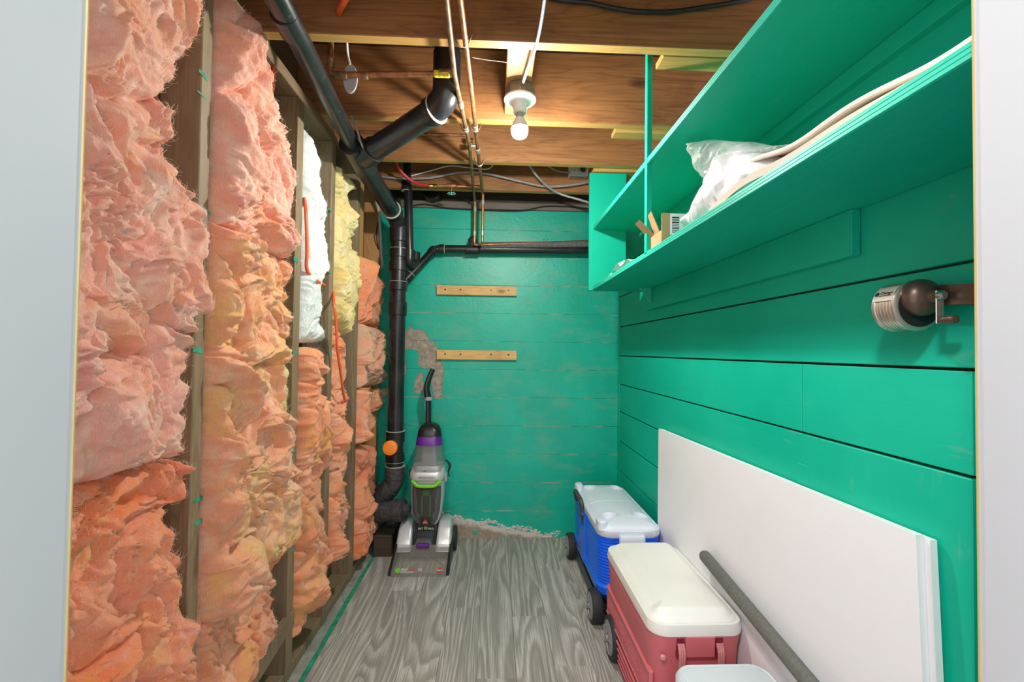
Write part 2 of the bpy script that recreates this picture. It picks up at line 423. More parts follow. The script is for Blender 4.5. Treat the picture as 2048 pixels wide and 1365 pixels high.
M['black'] = plain('black_plastic', (.014, .014, .015), .35)
M['grey_plastic'] = plain('grey_plastic', (.36, .37, .38), .4)
M['rubber'] = plain('black_rubber', (.02, .02, .021), .7)
M['orange_cap'] = plain('orange_cap_plastic', (.95, .23, .01), .4)
M['screw'] = plain('dark_screw', (.05, .045, .04), .4, .8)

# ================================================================== THE SETTING
XR, YB, XS = .775, 2.80, -.69           # right wall face, back wall face, left stud faces
JZ = 2.06                               # underside of the joists
SUB = JZ + .286
YF = .42                                # inner face of the doorway wall
XJL, XJR = A(153, 700, y=YF).x, A(1952, 700, y=YF).x

# floor slab, planks, paint line
fl = MB().box(-.80, .82, .10, 2.95, -.12, -.006).build('floor', M['concrete'], kind='structure')
XG = A(690, 1210, z=0).x                # green line
edges = [XG + .012] + [-.325 + .14 * k for k in range(-1, 8)] + [XR]
edges = [e for i, e in enumerate(edges) if i == 0 or e - edges[i - 1] > .03]
joints = {0: [1.876, .72], 1: [2.197, 1.0], 2: [2.62, 1.42, .4], 3: [2.048, .85], 4: [1.609, .55], 5: [1.977, .9], 6: [2.386, 1.664, .6], 7: [2.25, 1.05], 8: [1.776, .62], 9: [2.5, 1.3]}
for i in range(len(edges) - 1):
    cuts = [YB] + joints.get(i, [2.1, 1.1]) + [.12]
    for y1, y0 in zip(cuts, cuts[1:]):
        if y1 - y0 < .05: continue
        MB().box(edges[i] + .0004, edges[i + 1] - .0004, y0 + .0004, y1 - .0004, -.006, 0, .0006).build('plank', M['plank'], fl)
gl = MB()
pts = []
for k in range(40):
    y = .6 + k * (YB - .6) / 39
    pts.append((y, .011 + .005 * float(pnoise(np.array([y * 6, 2.2, 0]))), .004 * float(pnoise(np.array([y * 9, 8.2, 1])))))
for (ya, wa, oa), (yb, wb, ob) in zip(pts, pts[1:]):
    gl.add([(XG - wa + oa, ya, -.0055), (XG + wa, ya, -.0035), (XG + wb, yb, -.0035), (XG - wb + ob, yb, -.0055)], [(0, 1, 2, 3)])
gl.build('paint_line', M['green_line'], fl, label='green paint line along the edge of the planks')

# back wall: board-formed concrete courses, sill board on top
wb = MB().box(-.80, .82, YB + .012, YB + .16, -.05, 2.014).build('wall_back', M['back'], kind='structure')
ZB = [-.01 + .1725 * k for k in range(13)]
for k in range(12):
    z0, z1 = max(ZB[k], -.006), min(ZB[k + 1], 2.012)
    if z1 <= z0: continue
    j = .0010 * math.sin(k * 2.7)
    MB().box(-.79, .80, YB + j, YB + .02, z0 + .0003, z1 - .0003, .0009).build('form_board_course', M['back'], wb)
MB().box(-.79, .82, YB - .005, YB + .14, 2.015, 2.06, .004).build('sill_board', M['sill'], wb, label='grey weathered sill board on the wall top')
MB().box(-.80, 1.3, YB + .07, YB + .11, 2.06, SUB).build('rim_joist', M['darkwood'], wb)
# lime crust along the flaked foot of the wall
rc = np.random.RandomState(5); cr = MB()
for k in range(330):
    x = rc.uniform(-.30, .42); zt = -.20 * x + .085 + .03 * float(pnoise(np.array([x * 9, .3, .7]))) + rc.normal(0, .008)
    r = rc.uniform(.004, .011); c = Vector((x, YB - .001, max(zt, .004)))
    vs = []
    for a in range(6):
        t = a / 6 * 2 * PI; q = r * rc.uniform(.6, 1.3)
        vs.append((c.x + q * 1.5 * math.cos(t), YB + .004, c.z + q * .8 * math.sin(t)))
    vs.append((c.x, YB - .002 - r * .5, c.z))
    cr.add(vs, [(a, (a + 1) % 6, 6) for a in range(6)])
cr.build('lime_crust', plain('lime_crust', (.66, .60, .55), 1.0, var=.3, scale=90), wb, kind='stuff', label='crumbly white lime crust at the wall foot')

# right wall: wide painted boards with open joints
wr = MB().box(XR + .022, XR + .09, .10, 2.95, -.05, JZ - .002).build('wall_right', M['brown_gap'], kind='structure')
bz = [A(1237, p, y=YB).z for p in (595, 655, 712, 768, 822, 880)]
while bz[0] < JZ: bz.insert(0, bz[0] + .181)
while bz[-1] > .02: bz.append(bz[-1] - .176)
bz[-1] = 0.0
YJ1 = A(1605, 800, x=XR).y; YJ2 = A(1948, 830, x=XR).y
for k in range(len(bz) - 1):
    z1, z0 = min(bz[k], JZ - .001), bz[k + 1]
    zc = .5 * (z0 + z1); j = .0018 * math.sin(k * 1.9)
    sp = [(.12, YB)]
    if abs(bz[k] - A(1237, 712, y=YB).z) < .02: sp = [(.12, YJ2), (YJ2, YJ1), (YJ1, YB)]
    elif zc < 1.0: sp = [(YJ1, YB)]
    for y0, y1 in sp:
        MB().box(XR + j, XR + .021, y0 + .0015, y1 - .0015, z0 + .0027, z1 - .0027, .0015).build('board', M['green'], wr)
zp = A(1237, 768, y=YB).z
MB().box(XR - .002, XR + .021, YJ2 + .003, YJ1 - .003, .002, zp - .003, .002).build('plywood_panel', green('green_plywood', .025, axis=2), wr)
MB().box(XR + .001, XR + .021, .12, YJ2 - .003, .002, zp - .003, .002).build('board', M['green'], wr)
MB().box(XR - .002, XR + .004, 2.765, 2.799, .002, 1.47, .001).build('corner_batten', M['green'], wr)
for px, py in ((1592, 741), (1611, 741), (1600, 842), (1614, 842), (1600, 869), (1930, 755), (1938, 924), (1390, 700), (1437, 806), (1780, 870)):
    p = A(px, py, x=XR); MB().lathe([(.0035, 0), (.003, .0012), (.001, .0016)], (XR + .001, p.y, p.z), (-1, 0, 0), 8).build('nail_head', M['green_edge_lit'], wr)
hg = A(1607, 950, x=XR)
MB().box(XR - .0035, XR, hg.y - .02, hg.y + .02, hg.z - .026, hg.z + .026, .001).build('hinge', M['green'], wr, label='small painted-over hinge on the plywood panel')
# painted-over slivers under the shelf
for px, py, l in ((1361, 573, .05), (1419, 550, .03), (1471, 531, .035), (1522, 514, .035)):
    p = A(px, py, x=XR); MB().tube([(XR - .001, p.y - l / 2, p.z + .003), (XR - .004, p.y + l / 2, p.z)], .0018, 5).build('bent_nail', M['brown_gap'], wr)

# left wall: sheathing, plates, studs
wl = MB().box(-.83, -.785, .10, 2.95, -.05, SUB).build('wall_left', M['sheath'], kind='structure')
def ywall(px, x=XS): return A(px, 700, x=x).y
studs = [(ywall(388), ywall(409)), (ywall(586), ywall(598)), (ywall(656.5), ywall(664)), (ywall(709.5), ywall(715)), (2.735, 2.773)]
for i, (y0, y1) in enumerate([(.56, .60)] + studs):
    MB().box(-.784, XS, y0, y1, 0 if i < 5 else .0, 2.0195, .002).build('stud', M['stud'] if i < 5 else M['orangewood'], wl)
MB().box(-.784, XS, .44, YB, 2.020, 2.0595, .002).build('top_plate', M['plate'], wl)
for (a, b), (c, d) in zip([(.56, .60)] + studs, studs): MB().box(-.784, XS - .004, b + .001, c - .001, -.005, .033, .002).build('bottom_plate', M['stud'], wl)
MB().box(-.784, -.779, studs[1][1] + .002, studs[2][0] - .002, 1.55, 2.018).build('membrane', M['pale_green'], wl, label='pale green wall membrane behind the white wool')
MB().box(-.784, -.70, studs[3][1] + .001, studs[3][1] + .10, 1.40, 2.018, .002).build('cripple_stud', M['orangewood'], wl)
p, q = A(470, 1420, x=-.685), A(588, 1235, x=-.685); d = (q - p).normalized(); nrm = Vector((0, -d.z, d.y)) * .028
MB().prism([p - nrm, q - nrm, q + nrm, p + nrm], (-.02, 0, 0)).build('diagonal_brace', M['stud'], wl)
# splashes of green paint on the studs
for i, (px, py, ww) in enumerate([(407, 150, 1), (404, 190, .4), (412, 422, .6), (395, 701, 1.2), (397, 1000, 1.0), (398, 1045, 1), (592, 368, 1), (592, 520, 1.6), (590, 705, 1.1), (588, 902, 1), (660, 420, .8), (660, 545, .6), (659, 706, .8), (587, 1100, 1)]):
    p = A(px, py, x=XS + .0008); h = .006 * ww
    MB().prism([(XS, p.y - .017, p.z - h * .5), (XS, p.y + .016, p.z - h), (XS, p.y + .017, p.z + h * .7), (XS, p.y - .016, p.z + h)], (.0012, 0, 0)).build('paint_splash', M['green_line'], wl)

# ceiling: subfloor, joists
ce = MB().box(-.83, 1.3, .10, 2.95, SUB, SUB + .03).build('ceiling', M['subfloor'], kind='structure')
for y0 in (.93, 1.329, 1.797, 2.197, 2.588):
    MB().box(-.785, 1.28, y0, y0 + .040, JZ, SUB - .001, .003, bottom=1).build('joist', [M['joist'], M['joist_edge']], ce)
MB().box(.514, .774, 1.372, 1.44, JZ, JZ + .02, .002).build('nailing_strip', M['joist_edge'], ce)
MB().box(.49, .774, 1.845, 1.905, JZ - .008, JZ + .012, .002).build('nailing_strip', M['joist_edge'], ce)
MB().box(.49, .774, 2.245, 2.335, JZ - .012, JZ + .006, .002).build('nailing_strip', M['joist_edge'], ce)
bl = A(1015, 95, y=1.40), A(1072, 95, y=1.40)
MB().box(bl[0].x, bl[1].x, 1.372, 1.795, 2.082, 2.12, .003).build('lamp_block', M['block'], ce, label='pale timber block between two joists above the lamp')

# doorway wall with painted jambs
wf = MB().box(-1.3, XJL - .001, .08, YF, -.05, 2.40).box(XJR + .001, 1.3, .08, YF, -.05, 2.40).box(XJL - .001, XJR + .001, .08, YF, 2.06, 2.40).build('wall_front', M['white'], kind='structure')
tj = MB()
for x, s in ((XJL, 1), (XJR, -1)):
    MB().box(x - s * .001, x + s * .0005, YF - .0006, YF + .0006, 0, 2.06).build('trim_edge', M['raw_edge'], wf, label='thin raw yellow edge of the door jamb')
MB().box(-1.3, 1.3, -2.6, .08, -.12, -.002).build('floor_hall', M['concrete'], kind='structure')

# ================================================================== LAMP
LY = 1.60
lc = A(1040, 200, y=LY); zb = A(1040, 186, y=LY).z
lamp = thing('bulb_lamp', 'glowing bare bulb in a white porcelain lampholder on a metal ceiling box', 'lamp', (lc.x, LY, 2.082))
MB().lathe([(.050, 0), (.052, -.004), (.052, -.036), (.048, -.040)], (lc.x, LY, 2.081), n=8).build('junction_box', M['galv'], lamp)
hb = MB().lathe([(.050, 0), (.057, -.002), (.0575, -.008), (.054, -.012), (.040, -.016), (.028, -.022), (.024, -.030), (.0235, -.052), (.021, -.055), (.017, -.055)], (lc.x, LY, 2.041), n=32).build('lampholder', M['white_porcelain'], lamp)
MB().box(lc.x + .022, lc.x + .040, LY - .034, LY - .030, 2.0275, 2.029).build('stamp', M['black'], hb)
zt = 1.986
MB().lathe([(.0135, 0), (.0135, -.016), (.0165, -.022)], (lc.x, LY, zt + .004), n=20).build('bulb_neck', M['grey_plastic'], lamp)
e = NT('lit_bulb'); em = e.n('ShaderNodeEmission', {'Color': (1.0, .96, .90), 'Strength': BULB_POWER})
e.t.links.new(em.outputs[0], e.t.nodes['Material Output'].inputs[0])
MB().lathe([(.0160, .002), (.0165, 0), (.021, -.008), (.0265, -.020), (.0298, -.031), (.0302, -.034), (.028, -.034)], (lc.x, LY, zt - .019), n=28).build('bulb_base', M['white_plastic'], lamp)
prof = [(.0292, -.0345), (.0300, -.043), (.0285, -.053), (.0235, -.063), (.0150, -.069), (.003, -.0715)]
MB().lathe(prof, (lc.x, LY, zt - .019), n=28).build('bulb', e.mat, lamp, label='glowing white bulb')
# lamp of the hall behind the photographer, high above the doorway
hd = bpy.data.lights.new('hall_lamp_light', 'POINT'); hd.energy = HALL_POWER; hd.shadow_soft_size = .09; hd.color = (1, .97, .93)
hl = bpy.data.objects.new('hall_lamp_light', hd); hl.location = (-.28, -.22, 2.22); link(hl)

cb = MB().tube(smooth_path([A(1094, -40, y=1.12), A(1084, 35, y=1.24), A(1072, 92, y=1.345), A(1056, 135, y=1.44), A(1046, 166, y=1.545)]), .0052, 10)
tag(cb.build('lamp_cable', M['armour'], origin=A(1072, 92, y=1.345)), 'silver woven cable curving down to the lamp box', 'cable')

# ================================================================== GLASS WOOL IN THE STUD BAYS
def poly_interp(pts, z):
    zs = np.array([p[1] for p in pts]); ys = np.array([p[0] for p in pts]); o = np.argsort(zs)
    return np.interp(z, zs[o], ys[o])
XP = -.655
def edge(pxs, x=XP): return [((a := A(px, py, x=x)).y, a.z) for px, py in pxs]

def batt(name, label, mat, fib, left, right, top, bot, bulge=.05, amp=1.0, seed=0, res=.0045, hairs=500, group='glass wool batts between the studs', xb=-.775):
    """left/right: polylines (y, z) of the batt's sides; top/bot: (z at left, z at right)"""
    rs = np.random.RandomState(seed)
    zlo, zhi = min(bot), max(top); ym = max(p[0] for p in right) - min(p[0] for p in left)
    nu = max(14, int(ym / res)); nv = max(14, int((zhi - zlo) / res))
    u = np.linspace(0, 1, nu)[None, :].repeat(nv, 0); v = np.linspace(0, 1, nv)[:, None].repeat(nu, 1)
    zt_ = top[0] + (top[1] - top[0]) * u; zb_ = bot[0] + (bot[1] - bot[0]) * u
    z = zb_ + (zt_ - zb_) * v
    yl, yr = poly_interp(left, z), poly_interp(right, z)
    jr = .006 * fbm(np.stack([z * 28 + seed, z * 0 + 3.1, z * 0], -1), 3)
    y = yl + (yr + jr - yl) * u
    # rounded cushion profile, sides curl to the back
    eu = np.minimum(u * (yr - yl), (1 - u) * (yr - yl)); ev = np.minimum(v, 1 - v) * (zt_ - zb_)
    R = .045
    pr = lambda e: np.sqrt(np.clip(1 - (1 - np.clip(e / R, 0, 1)) ** 2, 0, 1))
    prof = np.minimum(pr(eu), pr(ev) * .85 + .15 * (ev > 0))
    P = np.stack([y, z, np.full_like(y, seed * 3.7)], -1)
    wv = np.stack([fbm(P * 5 + 3, 2), fbm(P * 5 + 31, 2), 0 * y], -1) * .09
    ang = rs.uniform(-.7, .7); rot = np.array([[math.cos(ang), -math.sin(ang), 0], [math.sin(ang), math.cos(ang), 0], [0, 0, 1]])
    Q = ((P + wv) @ rot) * np.array([1.0, .62, 1.0])
    d = .042 * fbm(Q * 4.5, 2) + .060 * (np.sqrt(billow(Q * 6.5 + 5, 2) ** 2 + .012) - .38) + .024 * (billow((P + wv * 1.6) * 16 + 2, 2) - .3) + .0080 * fbm((P + wv * 2) * 46, 2) + .0026 * fbm(P * 125, 2)
    crease = np.exp(-np.abs(pnoise(Q * 4.2 + 55)) * 20) * .036
    d = (d - crease) * amp
    x = xb + (XS - xb + bulge) * prof + d * (prof ** .6)
    edge_soft = prof ** .5
    y = y + edge_soft * .012 * amp * fbm(P * 14 + 71, 3); z = z + edge_soft * .012 * amp * fbm(P * 14 + 91, 3)
    V = np.stack([x, y, z], -1)
    off = np.array([-.72, float(V[..., 1].mean()), float(V[..., 2].min())])
    me = bpy.data.meshes.new(name); nvt = nu * nv
    idx = np.arange(nvt).reshape(nv, nu)
    q = np.stack([idx[:-1, :-1], idx[:-1, 1:], idx[1:, 1:], idx[1:, :-1]], -1).reshape(-1, 4)
    me.vertices.add(nvt); me.vertices.foreach_set('co', (V - off).reshape(-1))
    me.loops.add(q.size); me.loops.foreach_set('vertex_index', q.reshape(-1))
    me.polygons.add(len(q)); me.polygons.foreach_set('loop_start', np.arange(0, q.size, 4)); me.polygons.foreach_set('loop_total', np.full(len(q), 4))
    me.polygons.foreach_set('use_smooth', [True] * len(q)); me.update(); me.materials.append(mat)
    o = bpy.data.objects.new(name, me); o.location = off; link(o); tag(o, label, 'insulation', group)
    # loose fibres standing off the surface, thickest at the torn sides
    hm = MB()
    for k in range(hairs * 4):
        i = rs.randint(2, nv - 2)
        j = rs.randint(2, nu - 2) if k % 3 else min(nu - 2, int(nu - 1 - abs(rs.normal(0, nu * .06))))
        c = Vector(V[i, j]); nn = Vector(V[i, j + 1] - V[i, j - 1]).cross(Vector(V[i + 1, j] - V[i - 1, j]))
        if nn.length < 1e-9: continue
        nn.normalize(); nn = nn if nn.x > 0 else -nn
        a = rs.normal(.5, .9); t = Vector((0, math.sin(a), math.cos(a))); t = (t - t.dot(nn) * nn).normalized(); l = rs.uniform(.006, .02)
        b = nn.cross(t); cv = rs.normal(0, .35)
        pts = [c + t * l * s + nn * (.0007 + .16 * l * math.sin(s * 2.6)) + b * cv * l * s * s for s in (0, .33, .66, 1)]
        hm.tube(pts, [.00024, .00022, .00018, .0001], 3, False)
    if hairs: hm.build('loose_fibres', fib, o, kind='stuff')
    return o
def zat(px, py): return A(px, py, x=XP).z

FP, FY, FW = M['fibre_pink'], M['fibre_yellow'], M['fibre_white']
R1 = edge([(408, -40), (406, 0), (404, 42), (402, 88), (388, 140), (369, 211), (362, 299), (353, 334), (374, 369), (402, 422), (418, 475), (420, 545), (416, 623), (381, 640), (378, 721), (364, 792), (357, 862), (362, 911), (378, 922), (395, 938), (396, 962), (384, 992), (345, 1028), (334, 1050), (360, 1075), (381, 1114), (388, 1166), (388, 1219), (381, 1289), (374, 1342), (372, 1400)])
L1 = [(.45, 0), (.45, 2.3)]
zs1 = zat(300, 945)
batt('insulation_batt', 'large pale pink wool batt filling the bay beside the door jamb', M['batt_pink'], FP, L1, R1, (2.02, 2.02), (zs1, zs1 + .012), .055, 1.15, 1, .0035, 1500)
batt('insulation_batt', 'ragged orange wool batt low in the bay beside the door jamb', M['batt_orange'], FP, L1, R1, (zs1 + .02, zs1 + .03), (.036, .036), .055, 1.2, 2, .0035, 1000)
S1, S2, S3, S4 = studs[:4]
L2 = [(S1[1] + .002, 0), (S1[1] + .002, 2.3)]
R2 = edge([(440, -60), (469, 0), (504, 35), (536, 67), (532, 105), (540, 158), (557, 204), (564, 239), (583, 278), (575, 299), (590, 320), (587, 352), (590, 422), (589, 471), (578, 496), (589, 545), (589, 598), (582, 669), (562, 739), (566, 827), (582, 911), (592, 938), (597, 1043), (589, 1089), (572, 1124), (575, 1173), (578, 1237), (555, 1282), (522, 1342), (500, 1400)])
z2a = zat(500, 478)
batt('insulation_batt', 'pale pink wool batt under the black overhead pipe, upper half of its bay', M['batt_pink'], FP, L2, R2, (2.018, 2.018), (z2a, z2a - .01), .04, 1.0, 3, .0035, 900)
zl, zr = zat(405, 1290), zat(592, 1100)
batt('insulation_batt', 'peach wool batt with dusty torn upper lip and slanted lower end', M['batt_peach'], FP, L2, R2, (z2a + .018, z2a + .004), (zl, zr), .055, 1.1, 4, .0035, 1500)
batt('insulation_batt', 'crumpled pink wool piece behind the slanted end, above the diagonal brace', M['batt_coral'], FP, L2, R2, (zl + .03, zr + .03), (.20, .06), .02, 1.0, 5, .0045, 400)
RY2 = edge([(590, 690), (596, 760), (592, 850), (588, 880)]); LY2 = edge([(572, 690), (566, 760), (572, 850), (582, 880)])
batt('insulation_tuft', 'narrow yellow wool tuft squeezed beside the peach batt', M['batt_yellow'], FY, LY2, RY2, (zat(583, 690), zat(583, 690)), (zat(583, 880), zat(583, 880)), .02, .5, 6, .003, 150)
L3 = [(S2[1] + .001, 0), (S2[1] + .001, 2.3)]
R3a = edge([(612, 215), (620, 240), (645, 279), (653, 285), (652, 312), (661, 331), (660, 367), (654, 378), (660, 411), (659, 482), (658, 521), (654, 548), (648, 574), (650, 614), (649, 647), (657, 686), (658, 700)], -.68)
batt('insulation_batt', 'white wool batt in the narrow bay, upper half', M['batt_white'], FW, L3, R3a, (1.975, 1.80), (zat(628, 689), zat(655, 687)), .008, .42, 7, .0035, 350)
R3b = edge([(657, 690), (657, 760), (662, 806), (661, 850), (662, 900), (665, 960), (655, 1026), (650, 1040), (659, 1080), (660, 1115), (655, 1140), (651, 1166), (640, 1227), (632, 1267), (612, 1329), (604, 1360)])
batt('insulation_batt', 'coral wool batt hanging below the white wool', M['batt_coral'], FP, L3, R3b, (zat(625, 697), zat(655, 695)), (.10, .14), .030, .95, 8, .0042, 700)
L4 = [(S3[1] + .001, 0), (S3[1] + .001, 2.3)]
R4a = edge([(680, 305), (692, 320), (703, 347), (719, 356), (718, 378), (711, 391), (716, 417), (721, 444), (722, 504), (726, 510), (723, 559), (718, 603), (712, 631), (707, 669)])
batt('insulation_batt', 'yellow wool batt with a torn pointed lower end', M['batt_yellow'], FY, L4, R4a, (zat(675, 312), zat(690, 318)), (zat(680, 640), zat(705, 676)), .030, .8, 9, .0035, 450)
R4b = edge([(703, 640), (704, 680), (707, 713), (709, 746), (707, 773), (711, 817), (697, 835), (701, 863), (711, 872), (705, 905), (709, 960), (711, 1026), (704, 1040), (702, 1080), (691, 1107), (675, 1120), (670, 1140)])
batt('insulation_batt', 'pink wool batt hanging below the yellow wool', M['batt_coral'], FP, L4, R4b, (zat(678, 640), zat(704, 668)), (zat(672, 1125), zat(700, 1105)), .026, .9, 10, .004, 600)
L5 = [(S4[1] + .001, 0), (S4[1] + .001, 2.3)]
R5 = edge([(750, 505), (753, 515), (764, 548), (770, 618), (765, 645), (768, 653), (772, 680), (775, 746), (776, 775), (751, 782), (748, 850), (740, 883), (746, 894), (753, 929), (754, 971), (749, 1004), (751, 1040), (751, 1080), (744, 1096), (722, 1128)], -.665)
z5 = [zat(740, k) for k in (513, 652, 779, 886)]
batt('insulation_batt', 'salmon wool batt beside the black drain stack, topmost in the end bay', M['batt_orange'], FP, L5, R5, (z5[0], z5[0] - .01), (z5[1] + .004, z5[1] + .004), .03, .75, 11, .0038, 260)
batt('insulation_batt', 'dusty brownish wool batt second from the top in the end bay', M['batt_dirty'], FP, L5, R5, (z5[1] + .006, z5[1] + .006), (z5[2], z5[2]), .034, .85, 12, .0038, 260)
batt('insulation_batt', 'thin coral wool batt beside the torn white scrap', M['batt_coral'], FP, L5, R5, (z5[2] + .008, z5[2] + .008), (z5[3], z5[3] + .01), .02, .75, 13, .004, 150)
batt('insulation_batt', 'salmon wool batt at the foot of the end bay', M['batt_orange'], FP, L5, R5, (z5[3] - .004, z5[3] - .004), (.055, .07), .026, .8, 14, .004, 260)
RW = edge([(760, 790), (764, 830), (768, 862)], -.70); LW = edge([(748, 790), (747, 830), (746, 862)], -.70)
batt('insulation_scrap', 'torn white wool scrap next to the drain stack', M['batt_white'], FW, LW, RW, (zat(755, 790), zat(760, 797)), (zat(748, 866), zat(768, 860)), -.03, .3, 15, .003, 40)
YO0 = A(742, 880, x=-.70).y
tag(MB().box(-.78, -.735, YO0, YO0 + .11, A(752, 895, x=-.72).z, A(752, 850, x=-.72).z, .002).build('plywood_scrap', M['orangewood'], origin=(-.75, YO0, A(752, 895, x=-.72).z)), 'orange plywood scrap wedged under the torn white wool', 'wood scrap')

# ================================================================== DRAIN PIPES (black plastic)
RS, RH = .0445, .052                    # 3-inch pipe, its fittings
def hubs(root, specs, mat=None):
    """specs: (centre, axis, pipe radius, hub radius, length, glue line at +1/-1/0)"""
    for c, ax, r0, r1, h, g in specs:
        o = MB().ring(c, ax, r0, r1, h).build('coupling', mat or M['abs'], root)
        if g: MB().ring(Vector(c) + Vector(ax).normalized() * (h / 2 - .0005) * g, ax, r0, r1 + .0008, .0035).build('glue_line', M['cement_ring'], o)
SY = 2.61
def S(px, py): return A(px, py, y=SY)
sx = S(795, 640).x
zst = S(795, 452).z; zsb = S(795, 955).z
st = thing('drain_stack', 'vertical black plastic drain stack with an orange cleanout cap', 'pipe', (sx, SY, 0))
MB().tube([(sx, SY, zsb), (sx, SY, zst)], RS, 28).build('pipe', M['abs'], st)
hubs(st, [((sx, SY, S(795, p).z), (0, 0, 1), RS, RH, h, g) for p, h, g in ((470, .085, 0), (507, .05, 1), (533, .055, 0), (573, .05, 1), (618, .075, 0), (873, .06, 1), (915, .05, -1))])
hubs(st, [((sx, SY, S(795, p).z), (0, 0, 1), RS, RH + .003, .07, g) for p, g in ((945, 1),)], M['abs_grey'])
# cleanout branch towards the room with orange cap
c0, c1 = Vector((sx + .005, SY - .02, S(795, 888).z)), A(781, 896, y=2.42)
MB().tube([c0, c1], .032, 24).build('cleanout_branch', M['abs_grey'], st)
ax = (c1 - c0).normalized()
MB().lathe([(.031, 0), (.037, .001), (.038, .004), (.038, .024), (.036, .028), (.030, .030)], c1 - ax * .006, ax, 28).build('orange_cap', M['orange_cap'], st, label='bright orange cleanout cap')
# elbow at the foot and the low branch with a screw plug
e0, e1, e2 = Vector((sx, SY, zsb + .02)), Vector((sx, SY, S(795, 968).z)), A(742, 1010, y=SY + .02)
MB().tube(fillet([e0, e1, e2], .06, 8), RH - .001, 28).build('elbow', M['abs_grey'], st)
dv = (e2 - e1).normalized()
hubs(st, [(e1 + dv * .05, dv, RS, RH + .004, .05, 0)], M['abs_grey'])
l0, l1 = A(728, 1028, y=SY - .01), A(806, 1020, y=SY - .06)
MB().tube([l0, l1], .055, 28).build('floor_branch', M['abs_grey'], st)
dl = (l1 - l0).normalized()
hubs(st, [(l1 - dl * .02, dl, .05, .062, .05, 0)], M['abs_grey'])
MB().lathe([(.050, 0), (.050, .012), (.030, .013), (.028, .036), (.024, .038)], l1, dl, 8).build('screw_plug', M['abs_grey'], st)

# overhead run: two-inch pipe, wye, three-inch pipe down to the stack
w0 = A(712, 306, y=1.92)
pa = A(557, 0, y=1.075); pb = A(706, 292, y=1.885); dA = (pb - pa).normalized()
pend = A(788, 428, y=2.54)
oh = thing('overhead_drain_pipe', 'long black drain pipe running under the joists above the wool batts', 'pipe', pa)
MB().tube([pa - dA * .5, pb], .030, 26).build('pipe', M['abs'], oh)
hubs(oh, [(A(577, 44, y=1.15), dA, .03, .034, .075, 0)])
dB = (pend - w0).normalized()
wy = MB().tube([pb - dB * .02, w0 + dB * .14], RH, 28).build('wye', M['abs'], oh)
MB().ring(pb - dB * .018, dB, .030, .031 + .004, .004).build('glue_line', M['cement_ring'], wy)
MB().tube(fillet([w0 + dB * .10, pend, Vector((sx, SY, zst - .01))], .07, 8), RS, 28).build('pipe', M['abs'], oh)
hubs(oh, [(pend - dB * .03, dB, RS, RH, .05, -1)])
# short branch from the wye up between the joists
b0, b1 = A(728, 312, y=1.93), A(868, 222, y=1.64); dC = (b1 - b0).normalized()
b2 = A(893, 196, y=1.60); b3 = Vector((b2.x, 1.60, 2.33))
br = thing('branch_drain_pipe', 'thick black drain pipe bending up between the joists', 'pipe', b2)
MB().tube([b0 + dC * .035, b1], RS, 28).build('pipe', M['abs'], br)
MB().tube([b0, b0 + dC * .075], RH, 28).build('socket', M['abs'], br)
el = MB().tube(fillet([b1 - dC * .01, b2 + Vector((0, 0, .0)), b2 + Vector((0, 0, .16))], .085, 10), RS + .004, 28).build('elbow', M['abs'], br)
MB().tube([b2 + Vector((0, 0, .12)), b3], RS, 28).build('riser', M['abs'], br)
hubs(br, [(b1, dC, RS, RH, .03, 1)])
lb = b1 - dC * .03 + Vector((.012, -.044, -.012))
MB().box(-.013, .013, -.001, .001, -.006, .006, mat=Matrix.Translation(lb) @ Matrix.Rotation(.55, 4, 'Y')).build('sticker', M['white_plastic'], br)
# one-and-a-half-inch pipe with trap bend beside the stack
VYY = 2.60; v0 = A(813, 366, y=VYY); v1 = A(819, 508, y=VYY)
vp = thing('vent_pipe', 'slim black vertical pipe with a trap bend beside the drain stack', 'pipe', v1)
MB().tube([Vector((v0.x, VYY, 2.3)), v1], .024, 22).build('pipe', M['abs'], vp)
hubs(vp, [(Vector((v0.x, VYY, A(813, 372, y=VYY).z)), (0, 0, 1), .024, .0285, .06, -1), (v1 + Vector((0, 0, .005)), (0, 0, 1), .024, .029, .035, 0)])
MB().tube(fillet([v1, v1 + Vector((0, 0, -.055)), v1 + Vector((.022, .05, -.05)), v1 + Vector((.024, .06, .02))], .03, 6), .0275, 20).build('trap_bend', M['abs'], vp)
MB().tube([v1 + Vector((.024, .055, .0)), v1 + Vector((-.05, .06, .012)), (sx + .02, SY + .03, v1.z + .015)], .022, 18).build('arm', M['copper_dull'], vp)
# branch along the back wall
g0, g1 = A(806, 566, y=2.63), A(870, 498, y=2.735); g2 = Vector((.772, 2.735, A(1175, 500, y=2.735).z))
wd = thing('wall_drain_pipe', 'black waste pipe rising from the stack and running along the green back wall', 'pipe', g0)
MB().tube(fillet([g0, g1, g2], .035, 6), .0235, 22).build('pipe', M['abs'], wd)
dg = (g1 - g0).normalized()
hubs(wd, [(g0 + dg * .05, dg, .0235, .029, .04, 1), (g1 - dg * .02, dg, .0235, .0285, .035, 0), (g1 + Vector((.04, 0, 0)), (1, 0, 0), .0235, .0285, .035, 1)])
tc = A(945, 500, y=2.735)
hubs(wd, [(tc, (1, 0, 0), .0235, .029, .085, 0)])
MB().lathe([(.022, 0), (.022, .03), (.027, .031), (.027, .05), (.020, .052), (.018, .062)], (tc.x, 2.735, tc.z + .015), n=18).build('tee_plug', M['abs'], wd)
# foam-sleeved pipe above it
f0 = A(962, 491, y=2.71); f1 = Vector((.772, 2.71, A(1180, 487, y=2.71).z))
tag(MB().tube([f0, f1], .0185, 18).build('sleeved_pipe', M['foam_grey'], origin=f0), 'pipe in a grey foam sleeve running along the back wall', 'pipe')
